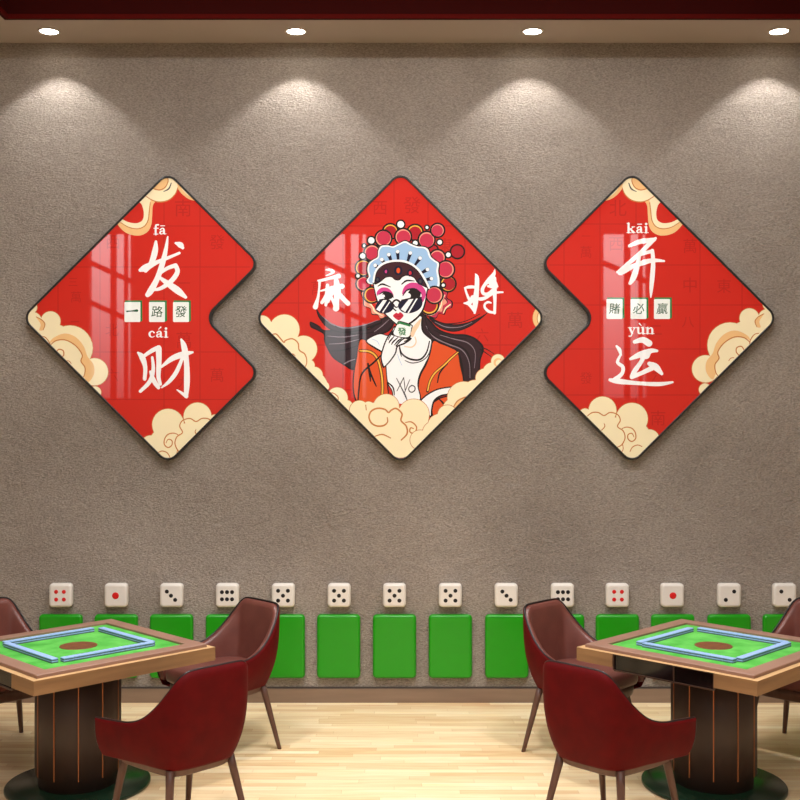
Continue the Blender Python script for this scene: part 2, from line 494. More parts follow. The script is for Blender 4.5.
def pinyin(pr, letters, x0, base, xh, accent=None):
    """accent: (kind, letter index)"""
    x = x0; pr.frame(0, 0, 1)
    for i, ch in enumerate(letters):
        adv, sts = SERIF[ch]
        for st in sts:
            pr.stroke([(x+p[0]*xh*1.27, base-p[1]*xh, p[2]*xh*1.15) for p in st], 'white', n=4)
        cxx = x+adv*.5*xh*1.27
        if accent and accent[1] == i:
            k = accent[0]
            if k == '-': pr.stroke([(cxx-.3*xh, base-1.3*xh, .13*xh), (cxx+.3*xh, base-1.3*xh, .13*xh)], 'white')
            if k == '/': pr.stroke([(cxx-.12*xh, base-1.2*xh, .1*xh), (cxx+.2*xh, base-1.52*xh, .2*xh)], 'white')
            if k == '\\': pr.stroke([(cxx-.2*xh, base-1.52*xh, .2*xh), (cxx+.12*xh, base-1.2*xh, .1*xh)], 'white')
        elif ch == 'i':
            pr.circ(x+.26*xh*1.27, base-1.32*xh, .19*xh, 'white')
        x += adv*xh*1.27+.05*xh

def panel(name, label, outline, rad, cx, cy):
    """thin graphite frame plus print board; returns the thing and the outline used for the print"""
    e = tag(empty(name, (ax(cx), ART, az(cy))), label, 'picture')
    out = rounded(outline, rad)
    def inset(poly, d):
        N = len(poly); r = []
        for i in range(N):
            a, p, c = Vector(poly[i-1]), Vector(poly[i]), Vector(poly[(i+1) % N])
            e1 = (p-a).normalized(); e2 = (c-p).normalized()
            n1 = Vector((-e1.y, e1.x)); n2 = Vector((-e2.y, e2.x)); n = (n1+n2).normalized()
            r.append(tuple(p+n*d/max(.5, n.dot(n1))))
        return r
    area = sum(out[i-1][0]*out[i][1]-out[i][0]*out[i-1][1] for i in range(len(out)))
    sg = 1 if area > 0 else -1
    inn = inset(out, 2.1*sg); back = inset(out, 1.2*sg)
    l3 = lambda poly, y: [(ax(p[0])-ax(cx), y, az(p[1])-az(cy)) for p in poly]
    b = MB()
    b.grid([l3(out, .051), l3(out, -.004), l3(inset(out, .5*sg), -.006), l3(inset(out, 1.6*sg), -.006), l3(inn, -.0045), l3(inn, .002)],
           M_FRAME, closed_u=True, smooth=False)
    b.build('frame', e)
    b = MB(); v = l3(inset(out, 1.9*sg), 0); n = len(v); base = len(b.v); b.v += v+l3(inset(out, 1.9*sg), .004)
    for t in tessellate_polygon([[Vector((p[0], p[2], 0)) for p in v]]):
        tri = list(t)
        A = (Vector(v[tri[1]])-Vector(v[tri[0]])).cross(Vector(v[tri[2]])-Vector(v[tri[0]]))
        if A.y > 0: tri = tri[::-1]
        b.face(tri, P['red']); b.face([i+n for i in tri[::-1]], M_FRAME)
    b.build('print', e)
    return e, inn

def layer(pr, name, parent, fn, label=None):
    pr.mb = MB(); fn()
    if pr.mb.f:
        o = pr.mb.build(name, parent)
        if label: o['label'] = label
        return o

def cloud(pr, circles, ow=1.0):
    """scalloped cloud: outline discs first, then the fills"""
    for x, y, r in circles: pr.circ(x, y, r+ow/pr.k*.5*1.0, 'line')
    for x, y, r in circles: pr.circ(x, y, r-.12/pr.k, 'cream')

def ghost_tiles(pr, xs, ys, cells, clip=True):
    pr.frame(0, 0, 1)
    x0, x1, y0, y1 = pr.cx-150, pr.cx+150, pr.cy-150, pr.cy+150
    for x in xs: pr.poly([(x-.5, y0), (x+.5, y0), (x+.5, y1), (x-.5, y1)], 'red_dark', False)
    for y in ys: pr.poly([(x0, y-.5), (x1, y-.5), (x1, y+.5), (x0, y+.5)], 'red_dark', False)
    for ch, x, y, h in cells: pr.text(ch, x, y, h, 'red_dark')

def shrink(poly, cx, cy, k): return [(cx+(x-cx)*k, cy+(y-cy)*k) for x, y in poly]

R = 147
def side_outline(cx, s):
    return [(cx, 318-R), (cx+s*92.5, 263.5), (cx+s*38, 318), (cx+s*92.5, 372.5), (cx, 318+R), (cx-s*R, 318)]

def side_clouds(pr, side):
    mir = None if side < 0 else 800
    dy1, dy2 = (0, 0) if side < 0 else (-3, -6)
    def corner():
        pr.frame(20, 300, 8, mir, dy1)
        cloud(pr, [(245, 170, 80), (400, 385, 182), (595, 575, 110), (100, 170, 75), (90, 60, 48), (600, 740, 50), (300, 420, 150), (190, 260, 90), (290, 300, 105)])
        pr.poly([(240, 345), (290, 290), (370, 268), (450, 300), (510, 370), (540, 450), (590, 520), (590, 600), (540, 660), (500, 600), (400, 560), (300, 450)], 'cream2')
        pr.poly([(238, 360), (290, 325), (370, 322), (450, 370), (500, 440), (490, 490), (520, 540), (515, 600), (490, 640), (380, 560), (280, 440)], 'cream')
        pr.stroke([(238, 365, 5), (290, 325, 7), (370, 322, 7), (450, 370, 7), (498, 440, 7), (488, 490, 7), (520, 540, 7), (515, 600, 6), (490, 640, 5)], 'line')
        pr.stroke([(290, 420, 6), (310, 395, 7), (345, 405, 7), (350, 440, 7), (325, 470, 6)], 'line')
        pr.poly([(130, 135), (175, 160), (200, 195), (185, 240), (155, 240), (165, 195)], 'cream2')
        pr.stroke([(130, 135, 5), (175, 160, 6), (200, 195, 6), (185, 240, 4)], 'line')
        pr.stroke([(170, 290, 5), (205, 300, 6), (235, 340, 6), (245, 375, 5)], 'line')
        pr.stroke([(370, 485, 4), (395, 490, 5), (410, 510, 4)], 'line')
    def bottom():
        pr.frame(130, 395, 8, mir, dy2)
        cloud(pr, [(305, 238, 128), (540, 172, 112), (165, 405, 82), (680, 205, 50), (300, 400, 150), (480, 380, 160), (390, 430, 120), (300, 530, 130), (690, 250, 62), (640, 310, 90)])
        pr.stroke([(660, 215, 5), (625, 190, 7), (575, 188, 7), (528, 212, 7), (480, 188, 7), (420, 205, 7), (398, 250, 7), (420, 300, 7), (375, 335, 7), (360, 390, 7), (385, 445, 7), (420, 465, 5)], 'line')
        pr.stroke([(528, 275, 4), (522, 300, 6), (548, 330, 5)], 'line')
        pr.stroke([(385, 318, 5), (350, 305, 6), (305, 315, 7), (278, 350, 7), (275, 395, 7), (305, 420, 7), (335, 400, 7), (335, 365, 7), (305, 355, 6), (288, 385, 4)], 'line')
        pr.stroke([(225, 460, 5), (260, 448, 6), (300, 465, 6), (320, 500, 5)], 'line')
        pr.stroke([(380, 440, 5), (375, 480, 5), (390, 510, 4)], 'line')
    def top():
        pr.frame(110, 170, 8, mir, 0)
        # ribbon loop
        pr.poly([(225, 235), (255, 280), (270, 345), (260, 400), (215, 425), (150, 418), (90, 395), (60, 430), (110, 490), (170, 518), (240, 524), (300, 495), (330, 440), (338, 360), (345, 280), (380, 220), (300, 190)], 'cream2')
        pr.poly([(225, 235), (255, 280), (270, 345), (260, 400), (215, 425), (150, 418), (95, 395), (80, 415), (150, 455), (220, 468), (275, 450), (305, 400), (312, 330), (320, 260), (330, 210), (270, 190)], 'cream')
        pr.stroke([(85, 420, 4), (150, 458, 5), (220, 470, 6), (275, 450, 6), (305, 400, 6), (314, 330, 6), (322, 262, 5)], 'line')
        # round curl at the tip
        pr.poly([(280, 205), (340, 240), (400, 255), (470, 240), (520, 195), (545, 130), (540, 60), (440, 20), (340, 100)], 'cream')
        pr.stroke([(285, 208, 4), (340, 242, 6), (400, 256, 7), (470, 240, 7), (520, 195, 6), (545, 135, 5)], 'line')
        pr.poly([(350, 150), (395, 158), (440, 140), (462, 95), (460, 50), (400, 50)], 'cream2')
        pr.stroke([(345, 148, 5), (395, 160, 7), (440, 140, 7), (464, 95, 6), (462, 60, 5)], 'line')
        pr.stroke([(430, 172, 4), (470, 150, 8), (490, 105, 5)], 'grey')
        pr.poly([(540, 80), (545, 150), (590, 205), (650, 240), (710, 240), (640, 170), (570, 90)], 'cream2')
        pr.poly([(555, 85), (575, 150), (620, 200), (690, 238), (720, 240), (640, 150)], 'cream')
    return corner, bottom, top

def small_tiles(pr, cs, chars, y):
    for x, ch, pull in zip(cs, chars, (0, 0, 0)):
        yield x, ch

# ---- left and right pictures
def side_picture(side, name, label, top_letters, top_acc, low_letters, low_acc, tiles, strokes1, strokes2, cells):
    cx = 168 if side < 0 else 632
    e, inn = panel(name, label, side_outline(cx, -side), 12, cx, 318)
    dia = rounded([(cx, 318-R), (cx+R, 318), (cx, 318+R), (cx-R, 318)], 12)
    dia = shrink(dia, cx, 318, 1-2.2/R)
    pr = Print(cx, 318, dia)
    notch = Print(cx, 318, dia)
    # faded mahjong faces in the red ground, kept off the notch
    def ghosts():
        pr.frame(0, 0, 1)
        s = -side
        def seg(x0, y0, x1, y1): pr.poly([(x0, y0), (x1, y0), (x1, y1), (x0, y1)], 'red_dark', False)
        def hline(y):
            d = abs(y-318); lim = min(84, 38+d if d < 54.5 else 147-d)
            xa, xb = cx-s*(146-d), cx+s*(lim-1.5)
            seg(min(xa, xb), y-.45, max(xa, xb), y+.45)
        def vline(off):
            x = cx+s*off; h = 147-abs(off)
            if off > 38:
                seg(x-.45, 318-h, x+.45, 318-(off-38)-2); seg(x-.45, 318+(off-38)+2, x+.45, 318+h)
            else: seg(x-.45, 318-h, x+.45, 318+h)
        for y in (226, 267, 352, 399.5) if side < 0 else (224, 265, 305, 349, 395): hline(y)
        for off in (-110, -68, -4, 32, 68): vline(off)
        for ch, x, y, h in cells: pr.text(ch, x, y, h, 'red_dark')
    layer(pr, 'faded_tile_pattern', e, ghosts, 'faint darker red tile pattern')
    corner, bottom, top = side_clouds(pr, side)
    layer(pr, 'cloud_motif', e, corner, 'cream cloud at the outer corner')
    layer(pr, 'cloud_motif', e, bottom, 'cream cloud at the bottom corner')
    layer(pr, 'ribbon_cloud_motif', e, top, 'cream curled ribbon cloud at the top corner')
    def tile(x, ch, y):
        def f():
            pr.frame(0, 0, 1)
            pr.poly([(x-7.4, y-11.6), (x+9.8, y-11.6), (x+10, y+8.6), (x+8, y+10), (x-7.4, y-9)], 'green', False)
            pr.poly([(x-8, y-9.4), (x-7.2, y-10), (x+7.4, y-10), (x+8, y-9.4), (x+8, y+9.2), (x+7.4, y+10), (x-7.2, y+10), (x-8, y+9.2)], 'jade', False)
            if ch == '一': pr.stroke([(x-5.5, y-.6, 1.6), (x-1, y-1, 1.1), (x+4.5, y-1.4, 2.6)], 'green2')
            else: pr.text(ch, x, y-.5, 11.5, 'green2', bold=.004, shear=.1)
        return f
    ty = 312 if side < 0 else 309
    for x, ch in tiles: layer(pr, 'printed_mahjong_tile', e, tile(x, ch, ty))
    def chars(st, fr):
        def f():
            pr.frame(*fr); pr.brush(st)
        return f
    fr = (110, 215, 4.21) if side < 0 else (590, 215, 4.21)
    layer(pr, 'calligraphy_character', e, chars(strokes1, fr), 'upper white brush character')
    layer(pr, 'calligraphy_character', e, chars(strokes2, fr), 'lower white brush character')
    layer(pr, 'pinyin_lettering', e, lambda: pinyin(pr, *top_letters, accent=top_acc), 'upper white pinyin word')
    layer(pr, 'pinyin_lettering', e, lambda: pinyin(pr, *low_letters, accent=low_acc), 'lower white pinyin word')
    return e

FA = [[(193, 112, 10), (190, 150, 22), (175, 200, 20), (150, 235, 14)],
      [(128, 232, 14), (150, 222, 26), (195, 200, 16), (250, 178, 12), (292, 160, 10)],
      [(243, 92, 6), (236, 140, 14), (222, 200, 20), (200, 265, 20), (172, 318, 24), (158, 336, 18)],
      [(276, 118, 8), (296, 126, 22), (306, 138, 12)], [(205, 250, 10), (240, 225, 14), (276, 212, 16)],
      [(276, 212, 16), (284, 240, 18), (258, 278, 18), (215, 308, 14), (185, 315, 10)],
      [(208, 262, 10), (240, 286, 20), (285, 318, 26), (318, 346, 12)]]
CAI = [[(118, 580, 8), (135, 598, 22), (148, 640, 16), (146, 690, 14)],
       [(140, 596, 12), (175, 572, 16), (205, 558, 18)], [(205, 562, 22), (206, 620, 20), (204, 680, 16), (212, 712, 12)],
       [(178, 600, 10), (182, 650, 14), (168, 700, 16), (128, 742, 12)], [(170, 660, 10), (186, 700, 18), (204, 726, 14)],
       [(216, 640, 8), (262, 604, 20), (310, 586, 22), (348, 578, 8)],
       [(300, 524, 8), (312, 555, 22), (322, 620, 20), (324, 700, 22), (320, 762, 16)], [(322, 764, 14), (300, 748, 10), (282, 736, 4)],
       [(304, 604, 12), (280, 660, 16), (250, 700, 14), (218, 726, 6)]]
KAI = [[(166, 130, 12), (210, 112, 18), (262, 106, 18), (276, 98, 10)], [(262, 108, 18), (222, 150, 16), (178, 190, 16), (120, 238, 12)],
       [(116, 240, 10), (132, 238, 26), (190, 212, 16), (260, 192, 16), (312, 194, 8)],
       [(208, 168, 12), (200, 210, 18), (184, 260, 22), (168, 288, 12)], [(172, 196, 8), (210, 168, 12), (262, 152, 14)],
       [(262, 150, 14), (266, 200, 16), (262, 260, 18), (258, 310, 14), (256, 346, 5)], [(196, 214, 10), (225, 200, 20), (262, 190, 14)]]
YUN = [[(188, 534, 14), (222, 526, 22), (248, 540, 26)], [(170, 606, 10), (210, 588, 22), (256, 572, 18), (282, 572, 10)],
       [(232, 584, 16), (214, 620, 16), (190, 654, 18), (176, 680, 16)], [(176, 682, 16), (220, 664, 16), (270, 640, 20)],
       [(250, 626, 16), (276, 640, 26), (302, 668, 12)], [(112, 552, 8), (124, 568, 14), (130, 590, 8)],
       [(128, 590, 8), (116, 620, 12), (138, 640, 14), (134, 668, 14), (104, 694, 18)],
       [(84, 694, 12), (120, 700, 20), (200, 708, 14), (290, 712, 16), (348, 704, 8)], [(218, 600, 14), (236, 590, 30), (250, 580, 14)]]
side_picture(-1, 'wall_picture', 'red arrow-shaped mahjong picture whose notch points right, leftmost of the three wall pictures',
    ('fa', 153.2, 234.4, 6.6), ('-', 1), ('cai', 148.2, 337.5, 6.8), ('/', 1),
    [(132.4, '一'), (157, '路'), (181, '發')], FA, CAI,
    [('南', 183, 208, 17), ('三', 73, 282, 9), ('萬', 76, 297, 11), ('二', 75, 325, 10), ('發', 217, 242, 15), ('一', 184, 283, 12), ('萬', 184, 340, 16), ('西', 113, 242, 14),
     ('六', 112, 375, 13), ('北', 112, 330, 13), ('九', 184, 382, 12), ('萬', 217, 375, 14)])
side_picture(1, 'wall_picture', 'red arrow-shaped mahjong picture whose notch points left, rightmost of the three wall pictures',
    ('kai', 626.5, 233, 6.8), ('-', 1), ('yun', 627.8, 334, 6.8), ('\\', 1),
    [(614.5, '賭'), (638.5, '必'), (662, '贏')], KAI, YUN,
    [('北', 618, 208, 17), ('一', 586, 236, 9), ('萬', 586, 252, 12), ('西', 616, 244, 14), ('中', 690, 285, 15), ('八', 688, 322, 12), ('萬', 690, 246, 14), ('南', 658, 418, 15),
     ('六', 658, 375, 12), ('發', 586, 378, 12), ('東', 724, 286, 14), ('二', 656, 330, 12)])

# ---- centre picture
CX = 400.5
eC, innC = panel('wall_picture', 'red diamond picture of an opera-costumed woman in sunglasses, centre of the three wall pictures',
                 [(CX, 318-R-.5), (CX+R, 318), (CX, 318+R+.5), (CX-R, 318)], 12, CX, 318)
dia = shrink(rounded([(CX, 318-R), (CX+R, 318), (CX, 318+R), (CX-R, 318)], 12), CX, 318, 1-2.2/R)
pc = Print(CX, 318, dia)
layer(pc, 'faded_tile_pattern', eC, lambda: ghost_tiles(pc, (298.5, 343, 394, 428, 465, 500), (226, 264, 303, 345, 390),
    [('發', 412, 205, 17), ('西', 380, 208, 14), ('北', 318, 248, 14), ('萬', 318, 288, 14), ('東', 445, 245, 14), ('中', 482, 248, 14), ('南', 335, 232, 12), ('萬', 515, 320, 16), ('六', 482, 335, 13),
     ('一', 283, 322, 12), ('九', 335, 395, 13), ('發', 478, 300, 10)]), 'faint darker red tile pattern')
MA = [[(345, 130, 14), (400, 132, 34), (445, 158, 38), (395, 190, 22), (345, 208, 10)], [(243, 276, 24), (300, 268, 34), (400, 242, 36), (515, 214, 56)],
      [(262, 276, 34), (256, 380, 26), (240, 500, 34), (205, 625, 62)], [(278, 412, 20), (340, 395, 28), (420, 372, 44), (560, 350, 62)],
      [(366, 335, 36), (368, 450, 60), (345, 600, 34)], [(480, 250, 48), (496, 400, 84), (488, 540, 60), (480, 645, 74)],
      [(390, 400, 60), (345, 490, 50), (292, 568, 40)], [(450, 400, 60), (400, 490, 40), (372, 560, 30)], [(505, 440, 60), (575, 515, 56), (640, 580, 56)],
      [(398, 470, 40), (440, 540, 36), (462, 600, 40)]]
JIANG = [[(270, 182, 8), (292, 235, 48), (290, 380, 56), (272, 560, 66), (262, 706, 26)], [(132, 372, 22), (190, 360, 38), (260, 362, 34), (312, 392, 20)],
         [(136, 380, 24), (152, 440, 26), (186, 520, 34)], [(118, 576, 14), (190, 568, 56), (238, 496, 50)], [(180, 590, 30), (225, 630, 40), (262, 700, 20)],
         [(532, 122, 8), (516, 190, 44), (462, 262, 60), (400, 326, 40), (366, 390, 42), (378, 446, 40), (440, 452, 40), (505, 405, 46)],
         [(470, 312, 40), (520, 292, 50), (566, 352, 22)], [(440, 350, 24), (490, 350, 50), (540, 360, 50)],
         [(288, 496, 14), (330, 520, 40), (400, 506, 40), (470, 462, 40), (540, 436, 30), (636, 430, 22)], [(530, 240, 34), (528, 400, 50), (532, 560, 36), (528, 706, 34)],
         [(520, 702, 26), (450, 686, 34), (398, 634, 30), (400, 586, 26), (440, 562, 28), (480, 572, 16)]]
def ch1(): pc.frame(300, 260, 13.33); pc.brush(MA)
def ch2(): pc.frame(455, 260, 13.33); pc.brush(JIANG)

def hair():
    pc.frame(250, 300, 5)
    pc.poly([(302, 108), (345, 128), (372, 150), (440, 145), (520, 148), (600, 140), (655, 95), (700, 80), (720, 120), (690, 160), (620, 185), (575, 220), (540, 280), (520, 350), (468, 326), (415, 290), (384, 240), (370, 200), (368, 172), (335, 152), (303, 136)], 'black')
    pc.poly([(308, 116), (345, 136), (378, 158), (440, 154), (520, 156), (600, 148), (655, 105), (700, 90), (712, 120), (680, 155), (615, 178), (568, 212), (534, 270), (514, 340), (468, 318), (420, 284), (392, 240), (378, 200), (375, 168), (340, 148), (309, 130)], 'hair')
    pc.stroke([(332, 45, 3), (352, 85, 18), (400, 130, 30), (470, 150, 30), (560, 138, 26), (650, 110, 20)], 'black')
    pc.stroke([(336, 52, 1), (356, 88, 11), (402, 130, 22), (470, 148, 20), (560, 134, 16), (650, 106, 12)], 'hair')
    pc.stroke([(360, 80, 2), (410, 120, 5), (480, 140, 5), (570, 125, 4), (640, 100, 2)], 'hairhi')
    for a in ([(385, 180, 2), (470, 185, 4), (560, 170, 2)], [(395, 220, 2), (470, 215, 4), (550, 195, 2)], [(470, 320, 4), (495, 306, 5), (525, 296, 3)],
              [(620, 160, 2), (660, 130, 4), (695, 98, 2)]): pc.stroke(a, 'hairhi')
    for a in ([(400, 255, 2), (470, 250, 4), (545, 225, 2)], [(425, 130, 2), (520, 170, 4), (620, 160, 2)]): pc.stroke(a, 'black')
    pc.frame(400, 300, 5)
    pc.poly([(100, 60), (150, 100), (195, 145), (260, 168), (330, 172), (385, 195), (420, 240), (404, 300), (400, 350), (384, 412), (314, 412), (308, 340), (285, 268), (230, 246), (170, 215), (122, 200), (104, 150)], 'black')
    pc.poly([(108, 72), (150, 112), (195, 155), (260, 177), (330, 181), (380, 203), (410, 242), (396, 300), (391, 350), (376, 408), (322, 408), (316, 335), (292, 260), (235, 238), (175, 206), (130, 192), (112, 150)], 'hair')
    pc.stroke([(150, 90, 8), (200, 124, 30), (265, 140, 38), (330, 128, 28), (390, 98, 14), (438, 64, 2)], 'black')
    pc.stroke([(158, 96, 4), (200, 124, 20), (265, 140, 28), (330, 128, 18), (388, 99, 6)], 'hair')
    for a in ([(175, 110, 2), (230, 135, 4), (300, 135, 3), (360, 112, 2)], [(130, 130, 2), (170, 185, 5), (240, 220, 5), (310, 250, 4), (345, 310, 3), (350, 390, 2)],
              [(200, 175, 2), (270, 195, 4), (340, 215, 4), (375, 260, 3), (372, 340, 2)]): pc.stroke(a, 'hairhi')
    for a in ([(125, 90, 2), (150, 160, 4), (220, 205, 5), (300, 232, 5), (345, 280, 4), (362, 400, 2)], [(170, 150, 2), (250, 185, 4), (330, 195, 2)],
              [(412, 238, 4), (440, 250, 3), (470, 270, 2)], [(400, 245, 3), (430, 265, 3), (462, 288, 2)]): pc.stroke(a, 'black')
    for a in ([(150, 98, 2), (230, 118, 3), (320, 108, 3), (400, 70, 2)],): pc.stroke(a, 'black')

def robe():
    pc.frame(300, 300, 4)
    pc.poly([(236, 158), (268, 160), (300, 184), (330, 205), (345, 262), (352, 330), (350, 430), (262, 440), (224, 408), (211, 360), (212, 300), (224, 225)], 'black')
    pc.poly([(240, 163), (268, 165), (300, 190), (326, 210), (341, 264), (347, 330), (346, 428), (262, 434), (228, 402), (216, 358), (217, 300), (229, 225)], 'orange')
    pc.poly([(528, 160), (560, 170), (600, 186), (634, 206), (644, 260), (656, 340), (600, 358), (540, 378), (478, 410), (471, 340), (480, 300), (502, 255), (516, 215)], 'black')
    pc.poly([(534, 166), (560, 175), (600, 191), (629, 210), (639, 260), (650, 335), (600, 353), (540, 372), (482, 402), (476, 340), (485, 300), (507, 258), (521, 217)], 'orange')
    pc.stroke([(240, 203, 12), (280, 207, 13), (308, 232, 13), (324, 285, 13), (330, 340, 13), (328, 395, 13)], 'black')
    pc.stroke([(240, 203, 6), (280, 207, 7), (308, 232, 7), (324, 285, 7), (330, 340, 7), (328, 395, 7)], 'gold')
    pc.stroke([(632, 209, 10), (602, 235, 11), (575, 262, 11), (540, 292, 11), (520, 325, 11), (510, 365, 11)], 'black')
    pc.stroke([(632, 209, 4), (602, 235, 6), (575, 262, 6), (540, 292, 6), (520, 325, 6), (511, 362, 5)], 'gold')
    for a in ([(330, 215, 3), (295, 250, 5), (255, 285, 5), (240, 320, 4), (232, 400, 4)], [(275, 265, 3), (285, 300, 5), (305, 345, 3)], [(272, 255, 5), (278, 290, 6), (282, 325, 3)],
              [(590, 255, 3), (560, 290, 4), (550, 330, 3)]): pc.stroke(a, 'black')
    pc.poly([(524, 425), (545, 398), (580, 384), (650, 376), (640, 440), (600, 480), (540, 486)], 'black')
    pc.poly([(530, 425), (550, 402), (582, 389), (650, 380), (638, 440), (600, 476), (542, 482)], 'orange')
    pc.stroke([(555, 395, 3), (572, 412, 5), (582, 432, 3)], 'black')

def torso():
    pc.frame(300, 300, 4)
    # shoulder, chest and neck
    pc.poly([(400, 105), (440, 90), (490, 60), (494, 120), (528, 158), (522, 215), (505, 255), (482, 300), (473, 340), (480, 405), (385, 412), (366, 362), (348, 330), (342, 268), (336, 220), (300, 196), (262, 166), (285, 145), (322, 133), (360, 140)], 'black')
    pc.poly([(404, 110), (442, 92), (484, 66), (490, 124), (524, 160), (518, 213), (500, 253), (477, 298), (469, 340), (475, 405), (388, 412), (370, 362), (352, 328), (346, 268), (340, 216), (304, 190), (268, 166), (288, 149), (322, 137), (360, 144)], 'white')
    pc.poly([(444, 118), (484, 74), (478, 100), (462, 128), (452, 148), (440, 140)], 'skin')
    pc.stroke([(460, 148, 4), (464, 170, 5), (448, 188, 5), (418, 186, 3)], 'skin')
    pc.stroke([(490, 62, 3), (486, 100, 3), (494, 130, 3), (528, 160, 3)], 'black')
    pc.stroke([(398, 186, 3), (408, 215, 4), (440, 236, 5), (480, 238, 5), (506, 210, 4), (518, 165, 3)], 'black')
    pc.stroke([(420, 242, 2), (450, 252, 3), (490, 242, 3), (516, 214, 3), (526, 170, 2)], 'grey')
    pc.stroke([(398, 192, 3), (402, 212, 3), (406, 226, 2)], 'black')
    pc.stroke([(352, 330, 3), (372, 350, 4), (378, 380, 2)], 'black')
    pc.stroke([(285, 155, 1.5), (308, 165, 2), (318, 182, 1.5)], 'blue')
    pc.stroke([(390, 218, 1.5), (398, 240, 2), (408, 262, 1.5)], 'blue')
    # drawn-up white sleeve at lower right
    pc.poly([(478, 408), (505, 378), (552, 354), (612, 345), (640, 348), (606, 376), (566, 386), (540, 405), (530, 440), (528, 474), (508, 452), (500, 425)], 'black')
    pc.poly([(484, 408), (508, 383), (554, 359), (612, 350), (630, 352), (604, 371), (562, 380), (534, 401), (524, 438), (522, 462), (510, 448), (504, 424)], 'white')
    # scribbled letters on the shirt
    pc.frame(350, 340, 8)
    for a in ([(372, 305, 4), (405, 370, 6), (440, 440, 8), (458, 485, 5)], [(430, 300, 5), (405, 350, 6), (376, 408, 4)], [(430, 305, 4), (436, 350, 5), (440, 400, 4)],
              [(478, 318, 4), (456, 370, 5), (432, 432, 4)],
              [(495, 362, 6), (472, 382, 6), (474, 408, 6), (496, 418, 6), (518, 402, 6), (518, 375, 6), (495, 362, 6)]): pc.stroke(a, 'grey')

def face():
    pc.frame(330, 210, 5.714)
    pc.poly([(256, 380), (256, 480), (284, 560), (328, 612), (385, 662), (420, 670), (470, 645), (512, 608), (540, 560), (556, 480), (550, 400), (400, 330)], 'black')
    pc.poly([(262, 390), (263, 480), (292, 560), (332, 606), (385, 652), (420, 660), (464, 636), (506, 600), (532, 556), (548, 480), (545, 410), (400, 340)], 'white')
    # eye shadow, eyes, brows
    pc.poly([(268, 470), (290, 446), (325, 444), (352, 465), (362, 492), (330, 470), (290, 474), (272, 490)], 'magenta')
    pc.poly([(412, 480), (424, 440), (460, 416), (505, 420), (538, 448), (548, 480), (535, 520), (520, 524), (522, 480), (490, 448), (450, 452), (428, 478)], 'magenta')
    pc.circ(328, 490, 32, 'black', 20, .15); pc.circ(302, 492, 12, 'white', 9); pc.circ(482, 480, 36, 'black', 30, .1); pc.circ(446, 490, 16, 'white', 15)
    pc.stroke([(416, 490, 3), (440, 458, 6), (485, 452, 7), (520, 476, 4)], 'black')
    pc.stroke([(282, 482, 3), (310, 468, 6), (350, 478, 5), (362, 500, 3)], 'black')
    pc.stroke([(274, 436, 3), (300, 424, 7), (345, 440, 3)], 'black'); pc.stroke([(410, 424, 4), (438, 404, 7), (482, 406, 3)], 'black')
    # nose and lips
    pc.stroke([(366, 545, 4), (376, 556, 5), (392, 552, 3)], 'black')
    pc.poly([(360, 604), (378, 588), (390, 592), (402, 584), (420, 602), (408, 620), (392, 630), (374, 620)], 'lips')
    pc.stroke([(362, 604, 2), (390, 608, 5), (418, 603, 2)], 'crimson')

def glasses():
    pc.frame(330, 210, 5.714)
    pc.poly([(258, 556), (284, 514), (330, 512), (366, 544), (352, 576), (312, 592), (272, 582)], 'navy')
    pc.poly([(264, 568), (304, 514), (326, 514), (284, 580)], 'white', False); pc.poly([(298, 584), (342, 520), (346, 523), (304, 587)], 'white', False)
    pc.poly([(388, 548), (410, 516), (470, 504), (520, 500), (527, 540), (504, 572), (455, 590), (410, 580)], 'navy')
    pc.poly([(404, 568), (452, 508), (478, 506), (430, 584)], 'white', False); pc.poly([(442, 588), (494, 504), (502, 504), (452, 588)], 'white', False)
    pc.stroke([(350, 552, 6), (362, 524, 7), (382, 514, 7), (404, 530, 8)], 'black'); pc.stroke([(358, 560, 5), (376, 575, 5)], 'black')
    pc.stroke([(284, 514, 5), (330, 512, 6), (366, 544, 5)], 'black'); pc.stroke([(410, 516, 5), (470, 504, 6), (520, 500, 6)], 'black')

